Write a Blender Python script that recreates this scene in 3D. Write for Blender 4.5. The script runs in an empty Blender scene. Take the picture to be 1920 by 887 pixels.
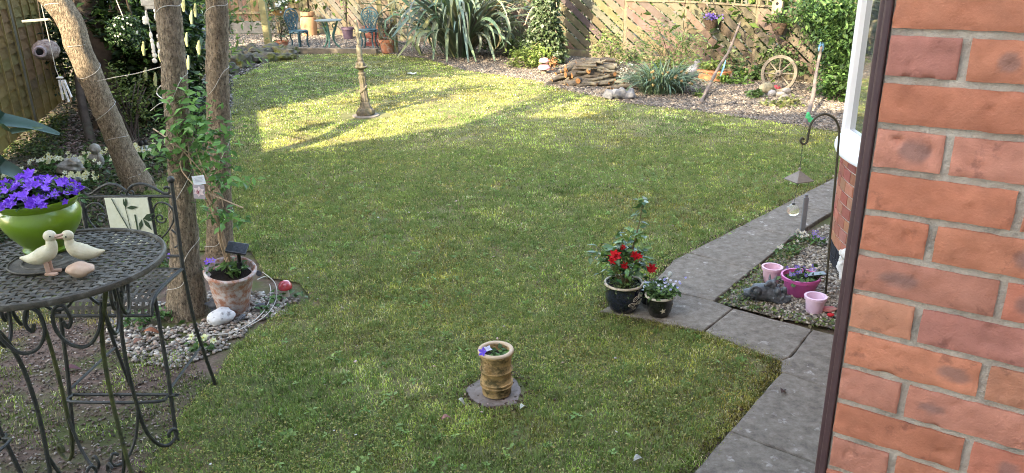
import bpy, bmesh, math, random
import numpy as np
from mathutils import Vector, Matrix, Euler, noise as mnoise
random.seed(7); RNG = np.random.default_rng(11)
PI = math.pi; R = math.radians
C = bpy.context.scene.collection

# ---------------------------------------------------------------- camera geometry (used to survey ground positions)
FOC = 1450.0; EYE = 1.95
_d = np.array([(1035-960)/FOC, -3968/FOC, -1.0]); _d /= np.linalg.norm(_d)
_U = -_d; _X = np.cross([0, 0, -1.0], _U); _X /= np.linalg.norm(_X); _Y = np.cross(_U, _X)
CM = np.array([_X, _Y, _U])
def G(px, py, z=0.0):
    r = CM @ np.array([(px-960)/FOC, -(py-443.5)/FOC, -1.0]); t = (z-EYE)/r[2]
    return (float(r[0]*t), float(r[1]*t), z)
def AY(px, py, Y):
    r = CM @ np.array([(px-960)/FOC, -(py-443.5)/FOC, -1.0]); t = Y/r[1]
    return Vector((float(r[0]*t), Y, float(EYE+r[2]*t)))
def poly(pts, z=0): return [G(x, y, z)[:2] for x, y in pts]

# ---------------------------------------------------------------- materials
def M(name, c1, c2=None, scale=20, rough=.8, bump=0.0, bscale=None, metal=0, attr=False, c3=None, s3=8, t3=.55, spec=.3,
      trans=0.0, coat=0, stretch=None, w3=.08, emit=None, dist=.01):
    m = bpy.data.materials.new(name); m.use_nodes = True; nt = m.node_tree; N = nt.nodes; L = nt.links
    b = N['Principled BSDF']; b.inputs['Roughness'].default_value = rough; b.inputs['Metallic'].default_value = metal
    b.inputs['Specular IOR Level'].default_value = spec
    if coat: b.inputs['Coat Weight'].default_value = coat; b.inputs['Coat Roughness'].default_value = .08
    tc = N.new('ShaderNodeTexCoord'); src = tc.outputs['Object']
    if stretch:
        mp = N.new('ShaderNodeMapping'); mp.inputs['Scale'].default_value = stretch; L.new(src, mp.inputs['Vector']); src = mp.outputs['Vector']
    def noise(s, det=6):
        n = N.new('ShaderNodeTexNoise'); n.inputs['Scale'].default_value = s; n.inputs['Detail'].default_value = det
        n.inputs['Roughness'].default_value = .65; L.new(src, n.inputs['Vector']); return n.outputs['Fac']
    def ramp(fac, a, bb):
        r = N.new('ShaderNodeMapRange'); r.inputs['From Min'].default_value = a; r.inputs['From Max'].default_value = bb; L.new(fac, r.inputs['Value']); return r.outputs['Result']
    def mix(fac, a, bb, mode='MIX'):
        x = N.new('ShaderNodeMix'); x.data_type = 'RGBA'; x.blend_type = mode
        for sock, v in ((x.inputs[0], fac), (x.inputs[6], a), (x.inputs[7], bb)):
            if isinstance(v, (int, float)): sock.default_value = v
            elif isinstance(v, tuple): sock.default_value = (*v[:3], 1)
            else: L.new(v, sock)
        return x.outputs[2]
    col = c1
    if c2: col = mix(ramp(noise(scale), .32, .68), c1, c2)
    if c3: col = mix(ramp(noise(s3, 9), t3-w3, t3+w3), col, c3)
    if attr:
        a = N.new('ShaderNodeAttribute'); a.attribute_name = 'col'
        col = mix(1.0, a.outputs['Color'], col, 'MULTIPLY') if (c2 or c3) else a.outputs['Color']
    if isinstance(col, tuple): b.inputs['Base Color'].default_value = (*col, 1)
    else: L.new(col, b.inputs['Base Color'])
    if bump:
        bp = N.new('ShaderNodeBump'); bp.inputs['Strength'].default_value = bump; bp.inputs['Distance'].default_value = dist
        L.new(noise(bscale or scale*3, 8), bp.inputs['Height']); L.new(bp.outputs['Normal'], b.inputs['Normal'])
    if trans:
        t = N.new('ShaderNodeBsdfTranslucent'); x = N.new('ShaderNodeMixShader'); x.inputs[0].default_value = trans
        if isinstance(col, tuple): t.inputs['Color'].default_value = (*col, 1)
        else: L.new(col, t.inputs['Color'])
        L.new(b.outputs[0], x.inputs[1]); L.new(t.outputs[0], x.inputs[2]); L.new(x.outputs[0], N['Material Output'].inputs['Surface'])
    return m

leafm = M('leaf_tissue', (1, 1, 1), attr=True, rough=.5, trans=.3, spec=.35)
leafm_gl = M('glossy_leaf_tissue', (1, 1, 1), attr=True, rough=.32, trans=.15, spec=.5)
grassm = M('grass_blade', (1, 1, 1), attr=True, rough=.6, trans=.3, spec=.25)
petalm = M('petal', (1, 1, 1), attr=True, rough=.6, trans=.25)
stonem = M('pebble_stone', (1, 1, 1), (.7, .68, .66), scale=60, attr=True, rough=.8, bump=.2)
strapm = M('strap_leaf', (1, 1, 1), (.72, .75, .72), scale=9, attr=True, rough=.38, trans=.12, spec=.5, stretch=(1, 1, 1))
iron = M('dark_iron', (.018, .02, .021), (.035, .037, .035), scale=60, rough=.5, bump=.25, spec=.45, c3=(.05, .055, .03), s3=30, t3=.62)
irontop = M('weathered_iron', (.035, .031, .025), (.08, .068, .052), scale=35, rough=.6, bump=.3, spec=.4, c3=(.14, .13, .11), s3=22, t3=.58)
ironmoss = M('mossy_iron', (.03, .035, .02), (.075, .085, .03), scale=25, rough=.8, bump=.3)
bark = M('cordyline_bark', (.13, .10, .07), (.40, .32, .23), scale=48, rough=.95, bump=1.0, bscale=85, stretch=(1, 1, .45), c3=(.08, .06, .044), s3=110, t3=.57, w3=.08, dist=.03)
darkbark = M('smooth_dark_bark', (.05, .036, .03), (.10, .075, .06), scale=8, rough=.85, bump=.4, bscale=30, c3=(.09, .1, .07), s3=5, t3=.62)
terra = M('terracotta', (.33, .13, .075), (.45, .2, .12), scale=12, rough=.85, bump=.15, c3=(.5, .42, .36), s3=9, t3=.6)
soil = M('potting_soil', (.012, .009, .007), (.03, .022, .016), scale=70, rough=1, bump=1, bscale=120)
wood = M('weathered_fence_wood', (.27, .21, .15), (.44, .36, .27), scale=6, rough=.9, bump=.3, bscale=40, stretch=(1, 1, 1), c3=(.2, .17, .13), s3=2.5, t3=.62, w3=.12)

# ---------------------------------------------------------------- object helpers
def link(o): C.objects.link(o); return o
def props(o, label=None, cat=None, group=None, kind=None):
    if label: o['label'] = label
    if cat: o['category'] = cat
    if group: o['group'] = group
    if kind: o['kind'] = kind
    return o
def thing(name, label, cat, loc=(0, 0, 0), rz=0, group=None):
    o = link(bpy.data.objects.new(name, None)); o.location = loc; o.rotation_euler = (0, 0, rz); o.empty_display_size = .1
    return props(o, label, cat, group)
def copy_tree(o, loc, rz=0, label=None, scale=None):
    def rec(s, parent):
        c = s.copy(); C.objects.link(c)
        if parent: c.parent = parent
        for ch in list(s.children): rec(ch, c)
        return c
    r = rec(o, None); r.location = loc; r.rotation_euler = (0, 0, rz)
    if scale: r.scale = (scale,)*3
    if label: r['label'] = label
    return r
def rotz(a): return Matrix.Rotation(a, 3, 'Z')
class MB:
    def __init__(s): s.v = []; s.f = []; s.m = []; s.c = []; s.col = None
    def add(s, vs, fs, m=0, col=None):
        n = len(s.v); s.v += [tuple(v) for v in vs]; s.f += [tuple(i+n for i in f) for f in fs]; s.m += [m]*len(fs)
        s.c += [(*(col or (1, 1, 1)), 1)]*len(vs); return s
    def box(s, c, size, rot=None, m=0, col=None, jit=0):
        x, y, z = [k/2 for k in size]
        vs = [Vector((a*x, b*y, d*z)) for a in (-1, 1) for b in (-1, 1) for d in (-1, 1)]
        if jit: vs = [v+Vector([random.uniform(-jit, jit) for _ in range(3)]) for v in vs]
        if rot is not None: vs = [rot @ v for v in vs]
        vs = [v+Vector(c) for v in vs]
        return s.add(vs, [(0, 1, 3, 2), (4, 6, 7, 5), (0, 4, 5, 1), (2, 3, 7, 6), (0, 2, 6, 4), (1, 5, 7, 3)], m, col)
    def tube(s, pts, r, n=8, m=0, col=None, flat=1.0, closed=False, capm=None, wob=0):
        pts = [Vector(p) for p in pts]; k = len(pts)
        if isinstance(r, (int, float)): r = [r]*k
        vs = []; nrm = None
        for i, p in enumerate(pts):
            if closed: t = (pts[(i+1) % k]-pts[i-1])
            else: t = pts[min(i+1, k-1)]-pts[max(i-1, 0)]
            if t.length < 1e-9: t = Vector((0, 0, 1))
            t.normalize()
            if nrm is None:
                nrm = Vector((0, 0, 1)).cross(t)
                if nrm.length < .1: nrm = Vector((1, 0, 0))
            nrm = nrm - t*nrm.dot(t)
            if nrm.length < 1e-6: nrm = t.orthogonal()
            nrm.normalize(); b = t.cross(nrm)
            for j in range(n):
                a = 2*PI*j/n; rr = r[i]*(1+(random.uniform(-wob, wob) if wob else 0))
                vs.append(p+nrm*math.cos(a)*rr+b*math.sin(a)*rr*flat)
        fs = []
        for i in range(k if closed else k-1):
            i2 = (i+1) % k
            for j in range(n): fs.append((i*n+j, i*n+(j+1) % n, i2*n+(j+1) % n, i2*n+j))
        s.add(vs, fs, m, col)
        if not closed:
            base = len(s.v)-len(vs); cm = m if capm is None else capm
            s.f += [tuple(base+j for j in reversed(range(n))), tuple(base+(k-1)*n+j for j in range(n))]; s.m += [cm, cm]
        return s
    def lathe(s, prof, n=28, m=0, at=(0, 0, 0), rot=None, col=None, wob=0, jag=None):
        vs = []
        for r_, z in prof:
            for j in range(n):
                a = 2*PI*j/n; rr = r_*(1+(wob*mnoise.noise(Vector((math.cos(a)*1.5+z*7, math.sin(a)*1.5, z*9))) if wob else 0))
                v = Vector((math.cos(a)*rr, math.sin(a)*rr, z))
                if rot is not None: v = rot @ v
                vs.append(v+Vector(at))
        fs = [(i*n+j, i*n+(j+1) % n, (i+1)*n+(j+1) % n, (i+1)*n+j) for i in range(len(prof)-1) for j in range(n)]
        if prof[0][0] > 1e-5: fs.append(tuple(reversed(range(n))))
        if prof[-1][0] > 1e-5: fs.append(tuple((len(prof)-1)*n+j for j in range(n)))
        return s.add(vs, fs, m, col)
    def ball(s, c, rad, seg=14, rings=9, m=0, rot=None, col=None, rough=0, rs=3):
        if isinstance(rad, (int, float)): rad = (rad,)*3
        vs = []; off = Vector((random.random()*50, 3, 9))
        for i in range(rings+1):
            th = PI*i/rings
            for j in range(seg):
                a = 2*PI*j/seg; u = Vector((math.sin(th)*math.cos(a), math.sin(th)*math.sin(a), math.cos(th)))
                k = 1+(rough*mnoise.noise(u*rs+off) if rough else 0)
                v = Vector((u.x*rad[0]*k, u.y*rad[1]*k, u.z*rad[2]*k))
                if rot is not None: v = rot @ v
                vs.append(v+Vector(c))
        fs = [(i*seg+j, (i+1)*seg+j, (i+1)*seg+(j+1) % seg, i*seg+(j+1) % seg) for i in range(rings) for j in range(seg)]
        return s.add(vs, fs, m, col)
    def build(s, name, mats, parent=None, smooth=True, loc=None, bevel=0, remesh=0, sub=0, solid=0, ang=40, disp=None):
        me = bpy.data.meshes.new(name); me.from_pydata(s.v, [], s.f); me.update()
        for mm in (mats if isinstance(mats, (list, tuple)) else [mats]): me.materials.append(mm)
        me.polygons.foreach_set('material_index', s.m)
        bm = bmesh.new(); bm.from_mesh(me); bmesh.ops.remove_doubles(bm, verts=bm.verts, dist=1e-6) if len(s.v) < 30000 and not any(c != (1, 1, 1, 1) for c in s.c[:1]) and all(c == (1, 1, 1, 1) for c in s.c) else None
        bm.to_mesh(me); bm.free()
        if any(c != (1, 1, 1, 1) for c in s.c):
            a = me.attributes.new('col', 'FLOAT_COLOR', 'POINT'); a.data.foreach_set('color', np.array(s.c, dtype=np.float32).ravel())
        elif any(x and x.name in ATT for x in me.materials):
            a = me.attributes.new('col', 'FLOAT_COLOR', 'POINT'); a.data.foreach_set('color', np.ones(len(me.vertices)*4, dtype=np.float32))
        if smooth:
            me.shade_smooth(); me.set_sharp_from_angle(angle=R(ang))
        o = link(bpy.data.objects.new(name, me))
        if parent: o.parent = parent
        if loc is not None: o.location = loc
        if solid: md = o.modifiers.new('solid', 'SOLIDIFY'); md.thickness = solid
        if remesh: md = o.modifiers.new('remesh', 'REMESH'); md.mode = 'VOXEL'; md.voxel_size = remesh; md.use_smooth_shade = True
        if remesh and not sub: md = o.modifiers.new('soft', 'SMOOTH'); md.iterations = 3
        if bevel: md = o.modifiers.new('bevel', 'BEVEL'); md.width = bevel; md.segments = 2; md.limit_method = 'ANGLE'
        if sub: md = o.modifiers.new('sub', 'SUBSURF'); md.levels = sub; md.render_levels = sub
        if disp:
            tx = bpy.data.textures.new(name, 'CLOUDS'); tx.noise_scale = disp[1]; md = o.modifiers.new('disp', 'DISPLACE'); md.texture = tx; md.strength = disp[0]; md.mid_level = .5
        return o
ATT = {'leaf_tissue', 'glossy_leaf_tissue', 'grass_blade', 'petal', 'pebble_stone', 'strap_leaf'}

def tri_mesh(name, V, T, mat, col=None, parent=None, smooth=False, loc=None):
    me = bpy.data.meshes.new(name); nv, nt = len(V), len(T)
    me.vertices.add(nv); me.vertices.foreach_set('co', np.asarray(V, dtype=np.float32).ravel())
    me.loops.add(nt*3); me.loops.foreach_set('vertex_index', np.asarray(T, dtype=np.int32).ravel())
    me.polygons.add(nt); me.polygons.foreach_set('loop_start', np.arange(0, nt*3, 3, dtype=np.int32)); me.polygons.foreach_set('loop_total', np.full(nt, 3, dtype=np.int32))
    if smooth: me.polygons.foreach_set('use_smooth', np.ones(nt, dtype=bool))
    me.update(calc_edges=True)
    if col is not None:
        a = me.attributes.new('col', 'FLOAT_COLOR', 'POINT'); a.data.foreach_set('color', np.c_[col, np.ones(nv)].astype(np.float32).ravel())
    me.materials.append(mat)
    o = link(bpy.data.objects.new(name, me))
    if parent: o.parent = parent
    if loc is not None: o.location = loc
    return o
_tab = RNG.random((64, 64, 8))
def vn(x, y, s, k=0):
    x = np.asarray(x)*s+17.3*k; y = np.asarray(y)*s+9.1*k; xi = np.floor(x).astype(int); yi = np.floor(y).astype(int); fx = x-xi; fy = y-yi
    fx = fx*fx*(3-2*fx); fy = fy*fy*(3-2*fy); t = _tab[:, :, k % 8]
    g = lambda a, b: t[a % 64, b % 64]
    return (g(xi, yi)*(1-fx)+g(xi+1, yi)*fx)*(1-fy)+(g(xi, yi+1)*(1-fx)+g(xi+1, yi+1)*fx)*fy
def fbm(x, y, s, k=0): return (vn(x, y, s, k)*.5+vn(x, y, s*2.1, k+1)*.3+vn(x, y, s*4.3, k+2)*.2)
def inpoly(x, y, P):
    c = np.zeros(len(x), bool); n = len(P)
    for i in range(n):
        x1, y1 = P[i]; x2, y2 = P[(i+1) % n]
        if y1 == y2: continue
        cond = ((y1 > y) != (y2 > y)) & (x < (x2-x1)*(y-y1)/(y2-y1)+x1); c ^= cond
    return c
def sample(P, dens):
    P = np.array(P); lo = P.min(0); hi = P.max(0); n = int((hi-lo).prod()*dens)
    x = RNG.uniform(lo[0], hi[0], n); y = RNG.uniform(lo[1], hi[1], n); k = inpoly(x, y, P); return x[k], y[k]
def lerp(a, b, t): return np.asarray(a)[None, :]*(1-t[:, None])+np.asarray(b)[None, :]*t[:, None]
def palette(n, cols, var=.15, p=None):
    c = np.array(cols)[RNG.choice(len(cols), n, p=p)]; return np.clip(c*(1+RNG.normal(0, var, (n, 1))), .003, 1)

def blades(name, x, y, h, w, col, lean=.6, parent=None, z0=0.0, mat=None):
    n = len(x); a = RNG.uniform(0, 2*PI, n); la = RNG.uniform(0, 2*PI, n); ln = RNG.uniform(.1, 1, n)*lean
    dx, dy = np.cos(a)*w/2, np.sin(a)*w/2; lx, ly = np.cos(la)*ln*h, np.sin(la)*ln*h
    b = np.c_[x, y, np.full(n, z0)]; mid = b+np.c_[lx*.35, ly*.35, h*.6]; tip = b+np.c_[lx, ly, h*np.sqrt(np.clip(1-ln**2*.6, .1, 1))]
    D = np.c_[dx, dy, np.zeros(n)]
    V = np.stack([b-D, b+D, mid-D*.8, mid+D*.8, tip], 1).reshape(-1, 3)
    o = (np.arange(n)*5)[:, None]; T = np.stack([o+[0, 1, 3], o+[0, 3, 2], o+[2, 3, 4]], 1).reshape(-1, 3)
    return tri_mesh(name, V, T, mat or grassm, np.repeat(col, 5, 0), parent)
def leaf_geo(c, s, asp=.5, tilt=None, nrm=None, droop=.15, fold=.25, up=0.0):
    """c (n,3) leaf bases, s (n,) lengths."""
    n = len(c); d = RNG.normal(size=(n, 3)); d[:, 2] = d[:, 2]*.5-droop+up
    if nrm is not None: d = d*.6+nrm*1.2
    d /= np.linalg.norm(d, axis=1)[:, None]; r = RNG.normal(size=(n, 3))*.45+[0, 0, 1]
    sd = np.cross(d, r); sd /= np.linalg.norm(sd, axis=1)[:, None]; u = np.cross(sd, d)
    s_ = s[:, None]; w = asp*s_/2
    mid = c+d*s_*.45
    V = np.stack([c, mid-sd*w+u*w*fold, mid-u*w*.2, mid+sd*w+u*w*fold, c+d*s_-u*s_*.12], 1).reshape(-1, 3)
    o = (np.arange(n)*5)[:, None]; T = np.stack([o+[0, 2, 1], o+[0, 3, 2], o+[1, 2, 4], o+[2, 3, 4]], 1).reshape(-1, 3)
    return V, T
def foliage(name, cent, rad, n, size, cols, parent=None, clumps=40, spread=.28, asp=.5, mat=None, shell=.5, droop=.15, up=0.0, var=.2, zmin=.01, p=None, box=False):
    cent = np.array(cent, float); rad = np.array(rad, float)
    if box: k = RNG.uniform(-1, 1, (clumps, 3))
    else:
        k = RNG.normal(size=(clumps, 3)); k /= np.linalg.norm(k, axis=1)[:, None]; k *= (RNG.uniform(shell**3, 1, (clumps, 1)))**(1/3)
    which = RNG.integers(0, clumps, n); csz = RNG.uniform(.5, 1.3, clumps)
    pos = cent+(k[which]+RNG.normal(size=(n, 3))*spread*csz[which][:, None])*rad
    keep = pos[:, 2] > zmin; pos = pos[keep]; which = which[keep]; n = len(pos)
    s = size*RNG.uniform(.6, 1.3, n); cc = palette(n, cols, var, p)*RNG.uniform(.75, 1.25, clumps)[which][:, None]
    V, T = leaf_geo(pos, s, asp, droop=droop, up=up)
    return tri_mesh(name, V, T, mat or leafm, np.repeat(np.clip(cc, .003, 1), 5, 0), parent)
_ph = (1+5**.5)/2
_iv = np.array([(-1, _ph, 0), (1, _ph, 0), (-1, -_ph, 0), (1, -_ph, 0), (0, -1, _ph), (0, 1, _ph), (0, -1, -_ph), (0, 1, -_ph), (_ph, 0, -1), (_ph, 0, 1), (-_ph, 0, -1), (-_ph, 0, 1)])/1.9
_it = np.array([(0, 11, 5), (0, 5, 1), (0, 1, 7), (0, 7, 10), (0, 10, 11), (1, 5, 9), (5, 11, 4), (11, 10, 2), (10, 7, 6), (7, 1, 8), (3, 9, 4), (3, 4, 2), (3, 2, 6), (3, 6, 8), (3, 8, 9), (4, 9, 5), (2, 4, 11), (6, 2, 10), (8, 6, 7), (9, 8, 1)])
def pebbles(name, x, y, size, cols, z=0.0, flat=.5, p=None, var=.15, zs=None, parent=None, smooth=True):
    n = len(x); s = size*RNG.uniform(.5, 1.4, n); a = RNG.uniform(0, 2*PI, n)
    B = _iv[None]*RNG.uniform(.75, 1.2, (n, 12, 1)); B = B*np.stack([s*.5*RNG.uniform(.8, 1.3, n), s*.38*RNG.uniform(.8, 1.2, n), s*.5*flat*RNG.uniform(.7, 1.3, n)], 1)[:, None]
    tl = RNG.normal(0, .3, n); ct, st = np.cos(tl)[:, None], np.sin(tl)[:, None]
    X, Y, Z = B[..., 0]*ct-B[..., 2]*st, B[..., 1], B[..., 0]*st+B[..., 2]*ct
    c_, s_ = np.cos(a)[:, None], np.sin(a)[:, None]
    V = np.stack([X*c_-Y*s_+x[:, None], X*s_+Y*c_+y[:, None], Z+z+(s*.12 if zs is None else zs)[:, None]], 2).reshape(-1, 3)
    T = (_it[None]+(np.arange(n)*12)[:, None, None]).reshape(-1, 3)
    return tri_mesh(name, V, T, stonem, np.repeat(palette(n, cols, var, p), 12, 0), parent, smooth)
def sheet(name, P, z, mat, label=None, kind='structure', cat=None, thick=0):
    me = bpy.data.meshes.new(name); bm = bmesh.new(); vs = [bm.verts.new((a, b, z)) for a, b in P]; f = bm.faces.new(vs); bm.normal_update()
    if f.normal.z < 0: f.normal_flip()
    bmesh.ops.triangulate(bm, faces=bm.faces[:]); bm.to_mesh(me); bm.free(); me.materials.append(mat)
    return props(link(bpy.data.objects.new(name, me)), label, cat, None, kind)
def strap(mb, base, az, length, width, arch, col, rise=75, seg=9, twist=0.0, kink=None):
    """A sword leaf: starts at 'rise' degrees above level and bends over by 'arch' degrees along its length."""
    p = Vector(base); vs = []; fs = []; side = Vector((-math.sin(az), math.cos(az), 0)); el = R(rise)
    for i in range(seg+1):
        t = i/seg; d = Vector((math.cos(az)*math.cos(el), math.sin(az)*math.cos(el), math.sin(el)))
        w = width*(.55+.9*t if t < .35 else .865+.135*min(1, 1))*(1 if t < .55 else max(.03, ((1-t)/.45)**.7))
        up = side.cross(d)*-1; tw = twist*t; sd = side*math.cos(tw)+up*math.sin(tw); upn = up*math.cos(tw)-side*math.sin(tw)
        vs += [p-sd*w/2+upn*w*.16, p.copy(), p+sd*w/2+upn*w*.16]
        if i < seg: fs += [(3*i, 3*i+1, 3*i+4, 3*i+3), (3*i+1, 3*i+2, 3*i+5, 3*i+4)]
        p = p+d*length/seg; el -= R(arch)/seg*(1.5*t+.4)*(3 if kink and abs(t-kink) < .12 else 1)
    mb.add(vs, fs, 0, col)
def flower(mb, c, nrm, r, n, col, m=0, cup=.3, centre=None):
    nrm = Vector(nrm).normalized(); u = nrm.orthogonal().normalized(); v = nrm.cross(u); c = Vector(c); a0 = random.random()*6; V = [c]; F = []
    for i in range(n):
        a = a0+2*PI*i/n; da = PI/n*.9
        for (k, rr, h) in ((a-da, .62, cup*.6), (a, 1, cup), (a+da, .62, cup*.6)):
            V.append(c+(u*math.cos(k)+v*math.sin(k))*r*rr+nrm*r*h)
        b = 3*i+1; F += [(0, b, b+1), (0, b+1, b+2)]
    mb.add(V, F, m, col)
    if centre: mb.ball(c+nrm*r*.12, r*.2, 6, 4, m, col=centre)
def spiral(c, r0, r1, turns, a0, plane='xz', n=22, dirn=1):
    out = []
    for i in range(n+1):
        t = i/n; a = a0+dirn*turns*2*PI*t; r = r0+(r1-r0)*t
        u, v = math.cos(a)*r, math.sin(a)*r
        out.append(Vector((c[0]+u, c[1], c[2]+v)) if plane == 'xz' else Vector((c[0], c[1]+u, c[2]+v)))
    return out
def smoothpts(P, n=6):
    P = [Vector(p) for p in P]; out = []
    for i in range(len(P)-1):
        p0, p1, p2, p3 = P[max(i-1, 0)], P[i], P[i+1], P[min(i+2, len(P)-1)]
        for k in range(n):
            t = k/n; out.append(.5*((2*p1)+(p2-p0)*t+(2*p0-5*p1+4*p2-p3)*t*t+(3*p1-p0-3*p2+p3)*t**3))
    return out+[P[-1]]
def hull_tag(o, label, cat, group=None): return props(o, label, cat, group)

# ================================================================= camera, sky, sun
sc = bpy.context.scene
cam = bpy.data.cameras.new('camera'); cam.sensor_width = 36; cam.lens = FOC/1920*36; cam.clip_end = 500; cam.clip_start = .05
co = link(bpy.data.objects.new('camera', cam)); co.matrix_world = Matrix.Translation((0, 0, EYE)) @ Matrix([list(map(float, r)) for r in CM]).to_4x4(); sc.camera = co
w = bpy.data.worlds.new('World'); sc.world = w; w.use_nodes = True
SAZ, SEL = R(35), R(31)          # sun stands behind the viewer, to the left
S = Vector((-math.sin(SAZ)*math.cos(SEL), -math.cos(SAZ)*math.cos(SEL), math.sin(SEL)))
sk = w.node_tree.nodes.new('ShaderNodeTexSky'); sk.sky_type = 'NISHITA'; sk.sun_disc = False; sk.sun_elevation = SEL; sk.sun_rotation = math.atan2(S.x, S.y)
sk.air_density = 1.0; sk.dust_density = 1.5; sk.ozone_density = .6
bg = w.node_tree.nodes['Background']; bg.inputs['Strength'].default_value = .15; w.node_tree.links.new(sk.outputs[0], bg.inputs['Color'])
sl = bpy.data.lights.new('sun', 'SUN'); sl.energy = 2.0; sl.angle = R(.5); sl.color = (1, .93, .8)
so = link(bpy.data.objects.new('sun', sl)); so.rotation_euler = S.to_track_quat('Z', 'Y').to_euler(); so.location = S*30
sc.view_settings.view_transform = 'Standard'; sc.view_settings.look = 'None'; sc.view_settings.gamma = 1; sc.view_settings.exposure = 3.34; sc.view_settings.use_white_balance = True; sc.view_settings.white_balance_temperature = 8100
sc.cycles.use_denoising = True; sc.cycles.denoising_prefilter = 'NONE'; sc.cycles.filter_width = 1.05; sc.cycles.max_bounces = 6; sc.cycles.diffuse_bounces = 3; sc.cycles.sample_clamp_indirect = 6

# ================================================================= ground
groundm = M('garden_soil', (.085, .055, .042), (.175, .122, .098), scale=26, rough=1, bump=.8, bscale=50, c3=(.085, .095, .035), s3=2.2, t3=.5, w3=.06)
GS = 90
props(sheet('ground', [(-GS, -GS), (GS, -GS), (GS, GS), (-GS, GS)], -.012, groundm), None, None, None, 'structure')
lawn_px = [(250, 930), (330, 790), (400, 715), (440, 650), (520, 590), (585, 560), (560, 530), (500, 520), (470, 470), (330, 470), (235, 440), (262, 372), (330, 310), (420, 240), (436, 190), (432, 150), (500, 118), (560, 103), (640, 100), (740, 102), (800, 110), (870, 131), (1000, 150),
           (1060, 167), (1180, 192), (1350, 213), (1480, 232), (1580, 247)]
edge2 = [(1566, 332), (1500, 372), (1385, 435), (1250, 497), (1120, 575), (1135, 592), (1200, 608), (1318, 632), (1400, 656), (1464, 680), (1452, 700), (1400, 760), (1340, 830), (1280, 890), (1250, 930)]
LP = poly(lawn_px)+[(4.6, 8.6), (4.2, 8.0)]+poly(edge2)+[(-.1, 1.2), (-1.8, 1.2)]
turfm = M('turf_thatch', (.09, .105, .035), (.19, .175, .08), scale=1.6, rough=1, bump=.9, bscale=90, c3=(.2, .14, .08), s3=3.1, t3=.62, w3=.07)
sheet('lawn', LP, .0, turfm)
def turf_col(x, y):
    a = np.clip(fbm(x, y, .9, 1)*2.6-.8, 0, 1); b = np.clip(fbm(x, y, 3.3, 3)*2.8-.9, 0, 1); n = len(x)
    g = lerp((.12, .205, .042), (.29, .345, .08), a); g = g*(1-b[:, None]*.4)+np.array((.11, .19, .035))*b[:, None]*.4
    moss = np.clip(fbm(x, y, 1.4, 5)*4.2-2.1, 0, 1)*.8+np.clip(1-np.hypot(x-1.1, (y-3.2)*1.1)/.75, 0, .7)+np.clip(1-np.hypot(x+.9, y-4.3)/1.0, 0, .4)
    moss = np.clip(moss, 0, .85)[:, None]; g = g*(1-moss)+np.array((.26, .205, .05))*moss
    straw = RNG.random(n) < (.14+.22*np.clip(fbm(x, y, 1.7, 6)*3-1.2, 0, 1)); g[straw] = np.array((.46, .40, .22))*RNG.uniform(.6, 1.15, (straw.sum(), 1))
    g = g*(.42+1.35*vn(x, y, 11, 4)*(.3+1.2*vn(x, y, 5, 6)))[:, None]*1.17
    return np.clip(g*RNG.choice([.4, .75, 1.0, 1.35, 1.9], (n, 1))*RNG.uniform(.85, 1.15, (n, 1)), .004, 1)
GX = []; GY = []; GHt = []; GW = []
for (ya, yb, dens, hh, ww) in ((1.2, 4.2, 20000, .030, .0034), (4.2, 6.5, 10000, .030, .0048), (6.5, 10, 4200, .027, .007), (10, 18, 1900, .026, .012)):
    x, y = sample(LP, 10 if False else dens*.0+dens); k = (y >= ya) & (y < yb); x, y = x[k], y[k]
    k = RNG.random(len(x)) < np.clip(vn(x, y, 9, 3)*1.3+fbm(x, y, 4.5, 2)*1.3-.35, .12, 1)
    d = np.hypot(x+.09, y-3.18); k &= d > .145; d2 = np.hypot((x+1.87)/1.2, y-10.02); k &= d2 > .28
    k &= ~((x < -1.15) & (y < 3.4) & (RNG.random(len(x)) < .75))
    x, y = x[k], y[k]; GX.append(x); GY.append(y); hm = (.45+1.1*fbm(x, y, 2.6, 4))*RNG.uniform(.55, 1.5, len(x)); GHt.append(hh*.55*hm); GW.append(ww*RNG.uniform(.6, 1.3, len(x)))
x = np.concatenate(GX); y = np.concatenate(GY)
g = blades('grass', x, y, np.concatenate(GHt), np.concatenate(GW), turf_col(x, y), lean=.95); props(g, 'short mossy lawn grass with straw coloured and bright green patches', 'grass', None, 'stuff')
ex = []; ey = []
for a_, b_, n_ in (((1566, 335), (1250, 499), 2200), ((1250, 499), (1120, 585), 900), ((1125, 590), (1319, 629), 1700), ((1319, 629), (1465, 682), 1700), ((1465, 682), (1270, 900), 3200)):
    ga, gb = G(*a_), G(*b_); t_ = RNG.random(n_); nx_, ny_ = (gb[1]-ga[1]), -(gb[0]-ga[0]); l_ = math.hypot(nx_, ny_); o_ = RNG.normal(0, .016, n_)*(1+fbm(t_*9, t_*3, 1, 2)); ex.append(ga[0]+(gb[0]-ga[0])*t_+nx_/l_*o_); ey.append(ga[1]+(gb[1]-ga[1])*t_+ny_/l_*o_)
ex = np.concatenate(ex); ey = np.concatenate(ey); g = blades('grass', ex, ey, RNG.uniform(.008, .026, len(ex)), np.full(len(ex), .0038), turf_col(ex, ey)*.8, lean=1.2, z0=.008); props(g, 'ragged fringe of grass creeping over the edges of the paving', 'grass', None, 'stuff')
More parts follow.
